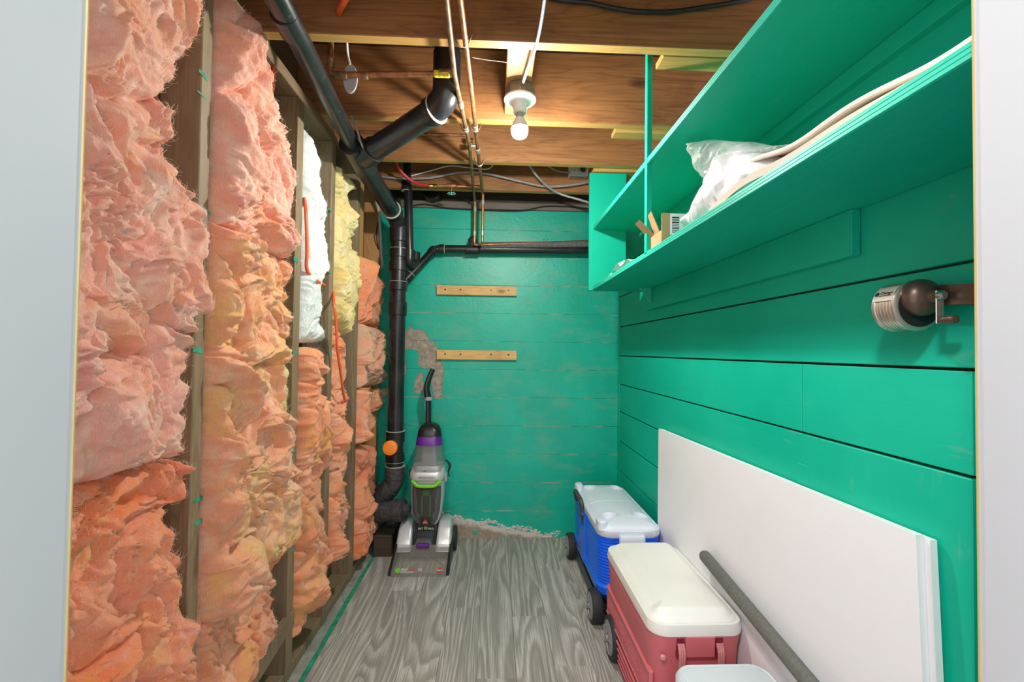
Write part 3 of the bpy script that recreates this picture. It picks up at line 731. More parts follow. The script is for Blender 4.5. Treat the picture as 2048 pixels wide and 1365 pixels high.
# round duct end in the dark gap above the wall
dk = A(862, 383, y=2.72)
tag(MB().lathe([(.044, 0), (.048, .0), (.048, .12), (.044, .12), (.044, 0)], dk, (0, 1, 0), 28, cap=False).build('duct_stub', M['abs'], origin=dk), 'open round black duct end in the gap above the back wall', 'duct')

# ================================================================== COPPER PIPES
CZ = 2.03
def Cz(px, py): return A(px, py, z=CZ)
cl = [Cz(890, -30), Cz(893, 0), Cz(909, 150), Cz(939, 290), Cz(949, 398)]
cr_ = [Cz(917, -30), Cz(921, 0), Cz(945, 200), Cz(959, 330), Cz(965, 384)]
zv = A(950, 486, y=2.70).z
for i, (pl, lab, m0, m1) in enumerate(((cl, 'dull copper pipe with green stains under the joists, joined to the cross pipe', M['copper_dull'], M['copper_bright']), (cr_, 'brighter copper pipe under the joists, joined to the shutoff valve', M['copper'], M['copper_bright']))):
    t = thing('copper_pipe', lab, 'pipe', pl[2], 'copper pipes under the joists')
    e = pl[-1]; dn = Vector((e.x + .002, e.y + .03, A(957, 486, y=e.y + .03).z + .004))
    MB().tube(fillet(pl + [Vector((dn.x, dn.y, e.z))], .02, 4), .0082, 14).build('run', m0, t)
    MB().tube(fillet([e, Vector((dn.x, dn.y, e.z)), dn], .015, 5), .0082, 14).build('drop', m1, t)
    hubs(t, [(Vector((dn.x, dn.y, e.z - .05)), (0, 0, 1), .0082, .0102, .03, 0), (dn + Vector((0, 0, .05)), (0, 0, 1), .0082, .0102, .028, 0)], M['solder'])
    q = pl[3] if i == 0 else (pl[2] + pl[3]) / 2
    for s_ in (.35, .72):
        c = pl[2].lerp(pl[3], s_)
        hubs(t, [(c, pl[3] - pl[2], .0082, .0104, .035, 0)], M['solder'])
    # hanging strap
    for c in ([pl[2].lerp(pl[3], .72)] if i == 0 else [Cz(925, 88), pl[2].lerp(pl[3], .38), pl[2].lerp(pl[3], .98)]):
        MB().tube(smooth_path([c + Vector((-.028, 0, .03)), c + Vector((-.013, 0, -.004)), c + Vector((0, 0, -.0105)), c + Vector((.013, 0, -.004)), c + Vector((.028, 0, .03))], 4), .0017, 6).build('strap', M['chrome'], t)
    if i == 0:
        MB().tube(fillet([dn, dn + Vector((0, 0, -.018)), Vector((.772, 2.722, A(1180, 479, y=2.722).z))], .012, 5), .0075, 12).build('wall_run', M['copper'], t)
        hubs(t, [(A(1092, 482, y=2.722) + Vector((s_ * .012, 0, .0)), (1, 0, 0), .0075, .0095, .008, 0) for s_ in (-1, 1)], M['solder'])
# cross pipe to the left with an elbow up
x0, x1, x2 = A(910, 147, y=1.462), A(660, 150, y=1.462), A(652, 60, y=1.50)
cp = thing('copper_cross_pipe', 'copper pipe crossing in front of the black elbow, with an elbow up', 'pipe', x1)
MB().tube(fillet([x0, x1, Vector((x1.x - .002, x1.y + .01, 2.3))], .02, 6), .0092, 14).build('pipe', M['copper'], cp)
hubs(cp, [(x1 + Vector((.035, 0, 0)), (1, 0, 0), .0092, .0122, .04, 0), (x1 + Vector((0, .002, .04)), (0, 0, 1), .0092, .012, .03, 0), (x1 + Vector((.11, 0, 0)), (1, 0, 0), .0092, .0105, .02, 0), (x0 - Vector((.03, 0, 0)), (1, 0, 0), .0092, .0118, .045, 0)], M['copper_dull'])
MB().ring(A(884, 148, y=1.462), (1, 0, 0), .0092, .0112, .05).build('yellow_tape', plain('yellow_sealant', (.62, .48, .02), .6, var=.5, scale=90), cp)
y0_, y1_ = A(938, 271, y=2.17), A(822, 268, y=2.17)
tag(MB().tube([y0_, y1_, y1_ + Vector((-.25, .0, .004))], .0065, 12).build('copper_tube', M['copper'], origin=y1_), 'thin copper tube lying across the face of a joist', 'pipe')
vb = A(944, 292, y=2.10)
va = thing('hose_bib', 'small corroded brass valve on the dull copper pipe', 'valve', vb)
MB().lathe([(.008, -.02), (.011, -.018), (.011, .0), (.008, .004), (.008, .018)], vb, (1, 0, 0), 14).build('body', M['solder'], va)
MB().lathe([(.006, 0), (.006, .02), (.010, .022), (.010, .034)], vb, (-.2, 0, 1), 10).build('stem', M['brass'], va)
# shutoff valve with red hose
vz = A(903, 372, y=2.50); r_end = Vector((cr_[4].x, 2.50, vz.z))
sv = thing('shutoff_valve', 'brass shutoff valve with a silver wheel handle below a joist', 'valve', vz)
MB().tube([r_end + Vector((.002, 0, 0)), A(875, 372, y=2.50)], .0075, 12).build('copper_stub', M['copper_bright'], sv)
MB().lathe([(.008, -.03), (.0125, -.028), (.0125, -.018), (.014, -.012), (.014, .012), (.0125, .018), (.0125, .028), (.008, .03)], vz, (1, 0, 0), 14).build('body', M['copper'], sv)
MB().lathe([(.007, 0), (.007, .016), (.0095, .018), (.0095, .028), (.004, .029), (.004, .042)], vz, (0, 0, -1), 12).build('stem', M['brass'], sv)
hw = MB(); hc = vz + Vector((0, 0, -.042))
for k in range(8):
    a = k / 8 * 2 * PI; hw.lathe([(.0055, -.003), (.0065, 0), (.0055, .003)], hc + Vector((math.cos(a) * .019, math.sin(a) * .019, 0)), n=8)
hw.lathe([(.013, -.0025), (.0195, -.002), (.0195, .002), (.013, .0025)], hc, n=20).lathe([(.004, -.005), (.005, .004)], hc, n=10)
hw.build('wheel_handle', M['chrome'], sv)
MB().lathe([(.0085, -.022), (.0105, -.02), (.0105, -.006), (.0095, -.004), (.0095, .004), (.0105, .006), (.0105, .02), (.0085, .022)], A(866, 372, y=2.50), (1, 0, 0), 16).build('brass_coupling', M['brass'], sv)
rh = smooth_path([A(790, 318, y=2.40), A(797, 336, y=2.45), A(812, 353, y=2.48), A(832, 366, y=2.50), A(862, 372, y=2.50)])
tag(MB().tube(rh, .0085, 14).build('red_hose', M['hose_red'], origin=rh[0]), 'short red hose curving into the brass shutoff valve', 'hose')

# ================================================================== CABLES AND SMALL CEILING THINGS
def cable(name, label, mat, pts, r, group=None, cat='cable'):
    p = smooth_path(pts, 8); return tag(MB().tube(p, r, 10).build(name, mat, origin=p[0]), label, cat, group)
cable('grey_cable', 'grey cable sagging in front of the rearmost joist', M['cable_grey'], [A(745, 352, y=2.56), A(800, 357, y=2.56), A(860, 356, y=2.55), (A(920, 345, y=2.55)), A(970, 347, y=2.55), A(1040, 363, y=2.55), A(1090, 373, y=2.55), A(1140, 371, y=2.55), A(1200, 360, y=2.55)], .0065)
cable('grey_cable', 'thin pale cable curving above the sagging grey cable', M['cable_white'], [A(822, 352, y=2.57), A(860, 342, y=2.57), A(900, 332, y=2.56), A(940, 336, y=2.56), A(975, 338, y=2.5), A(990, 325, y=2.40)], .0038)
cable('grey_cable', 'pale grey cable hanging down to the shelf end panel', M['cable_grey'], [A(1058, 330, y=2.42), A(1072, 350, y=2.45), A(1092, 371, y=2.50), A(1120, 388, y=2.52), A(1160, 400, y=2.50), A(1186, 408, y=2.46)], .0062)
cable('grey_cable', 'short grey cord running to the outlet box', M['cable_grey'], [A(1090, 326, y=2.50), A(1102, 336, y=2.53), A(1118, 343, y=2.55), A(1142, 346, y=2.56)], .004)
cable('black_cable', 'black cable clipped along the sill of the back wall', M['cable_black'], [A(822, 413, y=2.785), A(850, 409, y=2.785), A(900, 417, y=2.785), A(960, 420, y=2.785), A(1040, 422, y=2.785), A(1090, 413, y=2.785), A(1140, 414, y=2.785), A(1200, 421, y=2.785)], .004)
cable('black_cable', 'black cable looping along the face of the foremost joist', M['cable_black'], [A(1080, -12, y=1.315), A(1120, 0, y=1.315), A(1180, 6, y=1.315), A(1250, 20, y=1.315), A(1330, 24, y=1.315), A(1410, 14, y=1.315), A(1490, 0, y=1.315), A(1560, -25, y=1.315)], .0062)
cable('orange_cable', 'orange cable end poking through the foremost joist', M['cable_orange'], [A(678, 27, y=1.335), A(680, 18, y=1.30), A(688, 4, y=1.27), A(702, -20, y=1.24)], .009)
cable('orange_cable', 'orange cable hanging over the white wool', M['cable_orange'], [A(607, 385, x=-.70), A(612, 430, x=-.676), A(614, 500, x=-.672), A(613, 535, x=-.674), A(620, 550, x=-.672), A(634, 562, x=-.674), A(649, 571, x=-.70)], .0062)
cable('orange_cable', 'orange cable crossing the pink wool below the yellow wool', M['cable_orange'], [A(667, 585, x=-.69), A(668, 610, x=-.655), A(672, 645, x=-.65), A(675, 700, x=-.65), A(682, 750, x=-.65), A(687, 790, x=-.655), A(693, 812, x=-.69)], .0055)
cable('orange_cable', 'orange cable end high beside the pale pink batt', M['cable_orange'], [A(548, 128, x=-.70), A(547, 150, x=-.70), A(545, 180, x=-.72)], .007)
cable('conduit', 'pale grey conduit rising behind the salmon wool to the joists', M['conduit'], [A(752, 398, x=-.70), A(758, 430, x=-.69), A(762, 500, x=-.685), A(766, 560, x=-.69), A(768, 650, x=-.70), A(768, 700, x=-.70)], .009, cat='conduit')
cable('black_wire', 'thin black wire hanging beside the grey conduit', M['cable_black'], [A(757, 440, x=-.70), A(753, 470, x=-.70), A(757, 500, x=-.695), A(760, 525, x=-.70)], .0035)
cable('grey_wire', 'thin grey wire stapled in front of the second joist', M['cable_grey'], [A(703, 232, y=1.78), A(712, 255, y=1.79), A(722, 285, y=1.82), A(728, 300, y=1.86)], .004)
cable('cobweb', 'dusty cobweb strand between the copper pipe and the lamp block', M['fibre_white'], [A(945, 115, y=1.44), A(975, 120, y=1.45), A(1000, 123, y=1.46), A(1014, 125, y=1.47)], .0009, cat='cobweb')
# outlet box
ob = A(1156, 343, y=2.57)
ot = thing('outlet_box', 'white double outlet box on the rearmost joist with a black plug', 'outlet', ob)
MB().box(ob.x - .055, ob.x + .055, 2.556, 2.586, ob.z - .032, ob.z + .045, .003).build('cover', M['white_plastic'], ot)
MB().box(ob.x - .045, ob.x + .05, 2.562, 2.586, ob.z - .042, ob.z - .0325, .002).build('back_box', M['galv'], ot)
for dx in (-.024,): MB().box(ob.x + dx - .017, ob.x + dx + .017, 2.5545, 2.558, ob.z - .014, ob.z + .014, .004).build('receptacle', M['white_porcelain'], ot)
for dx, dz in ((-.030, .003), (-.020, .003), (-.025, -.007)): MB().box(ob.x + dx - .0012, ob.x + dx + .0012, 2.5535, 2.555, ob.z + dz - .004, ob.z + dz + .004).build('slot', M['black'], ot)
MB().lathe([(.017, 0), (.019, .004), (.018, .018), (.012, .024), (.006, .034)], (ob.x + .026, 2.556, ob.z + .006), (0, -1, 0), 16).build('plug', M['black'], ot)
# oval plate on a white cord
op = A(692, 141, y=1.43)
ov = thing('oval_tag', 'grey oval disc hanging on a white cord behind the overhead drain pipe', 'tag', op)
pl = MB(); pl.lathe([(.5, -.0035), (.52, -.002), (.52, .002), (.5, .0035)], (0, 0, 0), (0, 1, 0), 28)
pl.v = [(op.x + x * .044, 1.475 + y, op.z + z * .092) for x, y, z in pl.v]; pl.build('disc', M['grey_plastic'], ov)
MB().tube(smooth_path([Vector((op.x, 1.470, op.z + .044)), A(696, 110, y=1.470), A(694, 86, y=1.44), Vector((op.x + .004, 1.42, 2.12))]), .0035, 8).build('cord', M['cable_white'], ov)
# wooden cleats on the back wall
for py, lab in ((582, 'pine batten screwed to the green back wall, upper of the pair'), (710, 'knotty stained pine batten screwed to the back wall near the bare concrete patch')):
    a, b = A(874, py, y=YB), A(1033, py + 1, y=YB)
    zc = (a.z + b.z) / 2
    t = thing('wall_batten', lab, 'batten', ((a.x + b.x) / 2, YB - .012, zc - .029), 'battens on the back wall')
    MB().box(a.x, b.x, YB - .022, YB - .003, zc - .029, zc + .029, .0015).build('board', M['pine'], t)
    for dx in (.052, .145, .33, (b.x - a.x) - .05): MB().lathe([(.0055, 0), (.005, .001)], (a.x + dx, YB - .022, zc + .004), (0, -1, 0), 10).build('screw', M['screw'], t)
# timber blocks under the low branch
ky = 2.56
tag(MB().box(-.645, -.545, 2.55, 2.79, 0.0, .115, .003).build('wood_block', M['darkwood'], origin=(-.6, 2.67, 0)), 'dark wooden block on the floor behind the carpet cleaner', 'wood block')

# ================================================================== SHELF UNIT ON THE RIGHT WALL
XFt, ZL, ZU, TS = .495, 1.451, 1.757, .020
sh = thing('shelf_unit', 'green painted two-tier shelf unit hung from the joists', 'shelf', (.63, 1.4, ZL))
def shelf_board(z):
    m = MB().box(XFt, XR - .001, .43, 2.30, z, z + TS, .0015); return m.build('shelf', M['green'], sh)
for z in (ZL, ZU):
    b_ = shelf_board(z)
    for k in range(3): MB().box(XFt - .0012, XFt + .001, .432, 2.298, z + .0010 + k * .0061, z + .0068 + k * .0061, .0005).build('ply_layer', M['green_edge_lit'], b_)
pz = A(1180, 338, y=2.262).z
MB().box(.474, .662, 2.262, 2.282, ZL - .002, min(pz, JZ - .014), .0015).build('end_panel', M['green'], sh)
yu = A(1294.5, 508, x=XFt).y
MB().box(XFt - .003, XFt + .0145, yu, yu + .022, ZL + TS - .006, 2.2, .001).build('upright', M['green'], sh)
MB().box(XR - .020, XR - .0005, .43, 2.25, ZU - .037, ZU - .0005, .001).build('cleat', M['green'], sh)
MB().box(XR - .020, XR - .0005, A(1703, 470, x=.755).y, 2.25, A(1705, 510, x=.755).z, ZL - .0005, .001).build('cleat', M['green'], sh)
for z in (ZL, ZU):
    MB().prism([(.70, 2.15, z), (XR - .021, 2.15, z), (XR - .021, 2.15, z - .075)], (0, .018, 0)).build('gusset', M['green_edge_lit'], sh)

# ---- cardboard box with open flaps and a barcode label
M['card'] = plain('cardboard', (.46, .30, .14), .85, var=.1, scale=40)
M['paper'] = plain('white_paper', (.82, .83, .83), .7, var=.03)
bx0 = A(1323, 488, z=ZL + TS); bxx, bxy = bx0.x, bx0.y; bxt = A(1325, 426, y=bxy).z; bz0 = ZL + TS + .0005
cbx = thing('cardboard_box', 'small open cardboard box with a barcode label behind the shelf upright', 'box', (bxx + .05, bxy + .06, bz0))
W_, D_ = .11, .13
MB().box(bxx, bxx + W_, bxy, bxy + D_, bz0, bz0 + .003).build('base', M['card'], cbx)
MB().box(bxx, bxx + W_, bxy, bxy + .003, bz0, bxt, .0008).build('wall', M['card'], cbx)
MB().box(bxx, bxx + .003, bxy + .003, bxy + D_, bz0, bz0 + (bxt - bz0) * .45, .0008).build('wall', M['card'], cbx)
MB().box(bxx + W_ - .003, bxx + W_, bxy + .003, bxy + D_, bz0, bxt, .0008).build('wall', M['card'], cbx)
MB().box(bxx, bxx + W_, bxy + D_ - .003, bxy + D_, bz0, bz0 + (bxt - bz0) * .6, .0008).build('wall', M['card'], cbx)
f = Vector((bxx, bxy + .02, bz0 + (bxt - bz0) * .45))
MB().prism([f, f + Vector((0, .045, 0)), f + Vector((-.022, .040, .060)), f + Vector((-.022, .012, .066))], (.0025, 0, 0)).build('flap', M['card'], cbx)
f = f + Vector((0, .048, 0))
MB().prism([f, f + Vector((0, .05, 0)), f + Vector((-.045, .05, .05)), f + Vector((-.045, .006, .05))], (.0025, 0, .001)).build('flap', M['card'], cbx)
MB().box(bxx + .004, bxx + W_ - .004, bxy + .012, bxy + D_ - .01, bz0 + .003, bz0 + .05, .012).build('packing_paper', M['paper'], cbx)
lbx = bxx + .026
lab = MB().box(lbx, bxx + W_ - .006, bxy - .0008, bxy + .0004, bz0 + (bxt - bz0) * .30, bxt - .002).build('barcode_label', M['paper'], cbx)
rb = random.Random(2); zz = bz0 + (bxt - bz0) * .36
while zz < bxt - .010:
    h = rb.choice((.0012, .0018, .003, .0045)); MB().box(lbx + .006, lbx + .028, bxy - .0013, bxy - .0006, zz, zz + h).build('bar', M['black'], lab); zz += h + rb.choice((.0012, .002, .0035))

# ---- sheet-like inflated shapes (bag, cloth, paper)
def inflate(name, mat, poly, xc, half, parent=None, origin=None, res=.004, seed=0, amp=.010, freq=16, flat=False, rim=.03, **props):
    """poly in (y, z); blown up along x by half, crumpled"""
    P = np.array(poly); y0, z0 = P.min(0); y1, z1 = P.max(0)
    gy, gz = np.meshgrid(np.arange(y0 - res, y1 + res, res), np.arange(z0 - res, z1 + res, res))
    pts = np.stack([gy, gz], -1); ins = np.zeros(gy.shape, bool); dist = np.full(gy.shape, 9.)
    near = np.zeros(pts.shape)
    for a, b in zip(P, np.roll(P, -1, 0)):
        c = ((a[1] > gz) != (b[1] > gz)) & (gy < (b[0] - a[0]) * (gz - a[1]) / (b[1] - a[1] + 1e-12) + a[0]); ins ^= c
        t = np.clip(((pts - a) @ (b - a)) / ((b - a) @ (b - a)), 0, 1); q = a + t[..., None] * (b - a)
        d = np.linalg.norm(pts - q, axis=-1); m_ = d < dist; dist[m_] = d[m_]; near[m_] = q[m_]
    keep = ins | (dist < res * .75)
    pts = np.where((~ins)[..., None], near, pts); dist = np.where(ins, dist, 0)
    pr = np.sqrt(np.clip(1 - (1 - np.clip(dist / rim, 0, 1)) ** 2, 0, 1))
    N = np.stack([pts[..., 0], pts[..., 1], np.full(gy.shape, seed * 2.3)], -1)
    N = N + .05 * np.stack([fbm(N * 9, 2), fbm(N * 9 + 7, 2), 0 * gy], -1)
    mb = MB(); out = []
    for sgn in (-1, 1):
        c = amp * (billow(N * freq + 40 * sgn, 2) - .4) * 2
        x = xc + sgn * (half * pr) + c * (pr * .9 + .1)
        idx = -np.ones(gy.shape, int); idx[keep] = np.arange(keep.sum()) + len(mb.v)
        mb.v += [tuple(v) for v in np.stack([x, pts[..., 0], pts[..., 1]], -1)[keep]]
        I = idx; ok = (I[:-1, :-1] >= 0) & (I[:-1, 1:] >= 0) & (I[1:, 1:] >= 0) & (I[1:, :-1] >= 0)
        fs = np.stack([I[:-1, :-1], I[:-1, 1:], I[1:, 1:], I[1:, :-1]], -1)[ok]
        mb.f += [tuple(int(k) for k in q) for q in fs]; mb.m += [0] * len(fs)
    return mb.build(name, mat, parent, origin, angle=1.2, **props)

def film(name, alpha, col=(.92, .95, .95), rough=.18):
    t = NT(name); n = t.noise(t.pos(), 16, 3, .5); t.bump(n, .25, .01)
    return t.out(col, rough, 0, Alpha=t.math('ADD', alpha - .12, t.math('MULTIPLY', t.ramp(n, [(.4, 0), (.6, 1)]), .26)))
M['film'] = film('clear_film', .34); M['milky'] = film('milky_film', .86, (.80, .82, .84), .35)
XBg = .575
def yz(l, x): return [((a := A(px, py, x=x)).y, a.z) for px, py in l]
bag = thing('plastic_bag', 'crumpled clear plastic bag wrapped round the end of the beige cloth', 'bag', (XBg, 1.1, ZL + TS))
up = yz([(1380, 279), (1386, 291), (1396, 297), (1398, 317), (1406, 345), (1416, 352), (1440, 372), (1500, 330), (1560, 305), (1600, 287), (1545, 292), (1505, 284), (1470, 283), (1425, 279), (1404, 284)], XBg)
inflate('film', M['film'], up, XBg, .045, bag, res=.004, seed=1, amp=.016, freq=11)
lo = yz([(1420, 352), (1363, 455), (1385, 452)], .545) + [(A(1395, 440, x=.545).y, ZL + TS + .002), (.80, ZL + TS + .002), (.86, ZL + TS + .06), (.95, ZL + TS + .105)] + yz([(1500, 300), (1478, 299), (1450, 310)], .56)
zmin = ZL + TS + .002; lo = [(a, max(b, zmin)) for a, b in lo]
inflate('milky_fold', M['milky'], lo, .555, .040, bag, res=.004, seed=2, amp=.016, freq=8, rim=.05)
M['cloth'] = plain('beige_cloth', (.66, .58, .48), .95, var=.06, scale=300, bump=.5)
M['piping'] = plain('pale_cloth_hem', (.80, .76, .66), .9)
clo = thing('folded_cloth', 'long folded beige cloth lying on the lower shelf', 'cloth', (.62, .75, ZL + TS))
def cloth_sheet(name, mat, xs, ys, zf, th):
    mb = MB(); nx, ny = len(xs), len(ys)
    for s_ in (0, 1):
        for y in ys:
            for x in xs: mb.v.append((x, y, zf(x, y) - s_ * th))
    q = lambda s_, i, j: s_ * nx * ny + j * nx + i
    for s_ in (0, 1):
        for j in range(ny - 1):
            for i in range(nx - 1): mb.f.append((q(s_, i, j), q(s_, i + 1, j), q(s_, i + 1, j + 1), q(s_, i, j + 1)))
    for j in range(ny - 1):
        for i in (0, nx - 1): mb.f.append((q(0, i, j), q(0, i, j + 1), q(1, i, j + 1), q(1, i, j)))
    for i in range(nx - 1):
        for j in (0, ny - 1): mb.f.append((q(0, i, j), q(0, i + 1, j), q(1, i + 1, j), q(1, i, j)))
    mb.m = [0] * len(mb.f); return mb.build(name, mat, clo)
zt0 = ZL + TS
def hump(y): return .018 + .030 * math.exp(-((y - .92) / .16) ** 2) + .004 * math.sin(y * 22)
cloth_sheet('lower_fold', M['cloth'], np.linspace(.51, .73, 14), np.linspace(.44, 1.06, 40), lambda x, y: zt0 + hump(y) * (.55 + .45 * min(1, (x - .505) / .03)) + .003 * math.sin(x * 40 + y * 9), .016)
cloth_sheet('upper_fold', M['cloth'], np.linspace(.525, .725, 12), np.linspace(.44, 1.10, 44), lambda x, y: zt0 + hump(y) * 1.25 + .016 + .004 * math.sin(y * 15 + x * 20) - .006 * math.exp(-((x - .525) / .012) ** 2), .011)
hem = [Vector((.523, y, zt0 + hump(y) * 1.25 + .004 + .004 * math.sin(y * 15 + .523 * 20))) for y in np.linspace(.44, 1.10, 40)]
MB().tube(hem, .0045, 8).build('hem', M['piping'], clo)
pp = yz([(1213, 556), (1222, 545), (1238, 536), (1250, 530), (1262, 528), (1262, 538)], .515)
yy0 = [p[0] for p in pp]; pmb = MB()
rs_ = random.Random(4); gx, gyy = 9, 12; gv = []
for j in range(gyy):
    for i in range(gx):
        y = 1.62 + j * .035; x = .503 + i * .012
        gv.append((x, y, ZL + TS + .003 + .032 * abs(math.sin(i * 1.1 + j * .7)) * math.sin(PI * j / (gyy - 1)) + rs_.uniform(0, .003)))
gf = [(j * gx + i, j * gx + i + 1, (j + 1) * gx + i + 1, (j + 1) * gx + i) for j in range(gyy - 1) for i in range(gx - 1)]
n0 = len(gv); gv2 = [(x, y, z - .002) for x, y, z in gv]
pmb.add(gv, gf); pmb.add(gv2, [f_[::-1] for f_ in gf])
tag(pmb.build('crumpled_paper', M['paper'], origin=(.55, 1.8, ZL + TS)), 'crumpled white paper at the far end of the lower shelf', 'paper')

# ================================================================== PENCIL SHARPENER
XA = .7275; ya0 = .715
za = A(1830, 612, x=XA).z
M['alu'] = plain('brushed_aluminium', (.62, .55, .48), .32, .85, var=.12, scale=8)
M['bronze'] = plain('brown_enamel', (.13, .085, .065), .35, .5, var=.15, scale=60)
M['label_metal'] = plain('label_beige', (.55, .50, .42), .5, .2)
ps = thing('pencil_sharpener', 'hand-crank pencil sharpener with silver drum on the green wall', 'pencil sharpener', (XR, .73, za))
yA, yB2 = .800, .750; rD = .0435
rec = MB().lathe([(.030, .0), (.039, .0), (rD, .003), (rD, .008), (rD - .0015, .010), (rD - .0015, yA - yB2 - .010), (rD, yA - yB2 - .008), (rD, yA - yB2 - .003), (.039, yA - yB2), (.030, yA - yB2 - .001)], (XA, yB2, za), (0, 1, 0), 40).build('drum', M['alu'], ps)
MB().lathe([(.037, 0), (.037, .001)], (XA, yB2 - .0008, za), (0, -1, 0), 40).build('drum_end', M['black'], rec)
for k in range(5):
    MB().ring((XA, yB2 + .012 + k * .0065, za), (0, 1, 0), rD - .003, rD - .0009, .0016, 40).build('rib', M['alu'], rec)
MB().lathe([(.030, 0), (.032, .003), (.032, .012), (.029, .020), (.021, .027), (.0115, .031), (.0095, .040), (.006, .041)], (XA - .001, yB2 + .004, za + .0125), (0, -1, 0), 32).build('housing', M['bronze'], ps)
yc = yB2 - .036
MB().box(XA - .007, XA + .007, yc - .002, yc, za - .034, za + .021, .001).build('crank_arm', M['alu'], ps)
MB().lathe([(.005, 0), (.008, .001), (.008, .008), (.005, .010)], (XA - .001, yc - .001, za + .0125), (0, -1, 0), 12).build('crank_nut', M['chrome'], ps)
kn = MB().lathe([(.0055, 0), (.007, .002), (.007, .018), (.0075, .020), (.0065, .025), (.003, .026)], (XA, yc - .002, za - .028), (0, -1, 0), 16).build('crank_knob', M['bronze'], ps)
MB().prism([(XA + .012, yB2 - .006, za + .034), (XA + .012, yB2 - .085, za + .026), (XA + .012, yB2 - .105, za + .026), (XA + .012, yB2 - .105, za - .008), (XA + .012, yB2 - .085, za - .006), (XA + .012, yB2 - .006, za + .0)], (XR - XA - .0135, 0, 0)).build('wall_bracket', M['bronze'], ps)
# label plate on the drum with round logo and lettering
def text_on(s, size, mat, parent, at_, xd, yd, name='lettering', ext=.0003, align='LEFT', shear=0.0):
    cu = bpy.data.curves.new('txt', 'FONT'); cu.body = s; cu.size = size; cu.extrude = ext; cu.align_x = align; cu.shear = shear
    to = bpy.data.objects.new('txt', cu); COL.objects.link(to)
    dg_ = bpy.context.evaluated_depsgraph_get(); me = bpy.data.meshes.new_from_object(to.evaluated_get(dg_)); bpy.data.objects.remove(to)
    xd, yd = Vector(xd).normalized(), Vector(yd); yd = (yd - yd.dot(xd) * xd).normalized(); zd = xd.cross(yd)
    R_ = Matrix((xd, yd, zd)).transposed(); off = wloc(parent); a_ = Vector(at_)
    for v in me.vertices: v.co = a_ + R_ @ v.co - off
    me.materials.clear(); me.materials.append(mat)
    for p_ in me.polygons: p_.material_index = 0
    me.name = name
    return link(bpy.data.objects.new(name, me), parent)
lm = MB(); n_ = 8; a0_, a1_ = math.radians(128), math.radians(168)
for k in range(n_ + 1):
    a = a0_ + (a1_ - a0_) * k / n_
    for y in (yB2 + .005, yA - .004): lm.v.append((XA + (rD + .0004) * math.cos(a), y, za + (rD + .0004) * math.sin(a)))
lm.f = [(2 * k, 2 * k + 1, 2 * k + 3, 2 * k + 2) for k in range(n_)]; lm.m = [0] * n_
lbl = lm.build('name_plate', M['label_metal'], ps)
am = math.radians(150); nv_ = Vector((math.cos(am), 0, math.sin(am))); upv = Vector((-math.sin(am) * -1, 0, 0))
tang = Vector((math.sin(am), 0, -math.cos(am)))
base_ = Vector((XA, 0, za)) + nv_ * (rD + .0012)
text_on('Chicago', .0078, M['black'], lbl, base_ + tang * -.001 + Vector((0, yA - .0165, 0)), (0, -1, 0), tang, ext=.0002)
MB().lathe([(.0042, 0), (.0042, .0003)], base_ + Vector((0, yA - .0105, 0)), nv_, 16).build('logo', M['black'], lbl)
MB().box(0, .024, 0, .0010, -.0002, .0002, mat=Matrix.Translation(base_ - tang * .0045 + Vector((0, yA - .0165, 0))) @ Matrix((Vector((0, -1, 0)), tang, nv_)).transposed().to_4x4()).build('small_print', M['black'], lbl)

# ================================================================== WHITE FOAM BOARDS AND THE GREY TUBE
M['foam'] = plain('white_foam_board', (.86, .87, .90), .55, var=.015, scale=6)
TL, TR = A(1317, 858, x=.742), A(1832, 1071, x=.742)
for k, (dx, dy, dz, lab) in enumerate(((0, 0, 0, 'large white foam board leaning in front of its twin against the green wall'), (.0135, .012, -.004, 'white foam board sandwiched between its twin and the green wall'))):
    xt, xb_ = .742 + dx, .722 + dx
    P4 = [(xt, TL.y + dy, TL.z + dz), (xt, TR.y - dy, TR.z + dz), (xb_, TR.y - .055 - dy, .0), (xb_, TL.y - .045 + dy, .0)]
    mb = MB().prism(P4, (.0125, 0, 0))
    tag(mb.build('foam_board', M['foam'], origin=(xb_, 1.35, 0)), lab, 'foam board', 'foam boards against the wall')
r0_, r1_ = A(1409, 1112, x=.712), A(1640, 1392, x=.700)
M['tube'] = plain('grey_tube', (.135, .135, .12), .75, var=.2, scale=120)
rd = thing('grey_tube', 'long dark grey tube lying between the coolers and the foam board', 'tube', r1_)
dr = (r1_ - r0_).normalized()
MB().tube([r0_, r0_ + dr * .004, r1_ + dr * .25], [.017, .019, .019], 20).build('sleeve', M['tube'], rd)
MB().lathe([(.012, 0), (.0165, .0), (.0165, .003), (.012, .003)], r0_, -dr, 20).build('end_rim', M['abs_grey'], rd)

# ================================================================== COOLERS
M['blue'] = plain('blue_plastic', (.008, .14, .92), .3, var=.05)
M['lid_blue'] = plain('cool_white_plastic', (.70, .76, .86), .42, var=.04, scale=8)
M['red'] = plain('faded_red_plastic', (.62, .15, .17), .45, var=.10, scale=5)
M['lid_cream'] = plain('cream_plastic', (.82, .81, .77), .42, var=.03, scale=7)
M['hub'] = plain('grey_hub_plastic', (.24, .24, .245), .4)

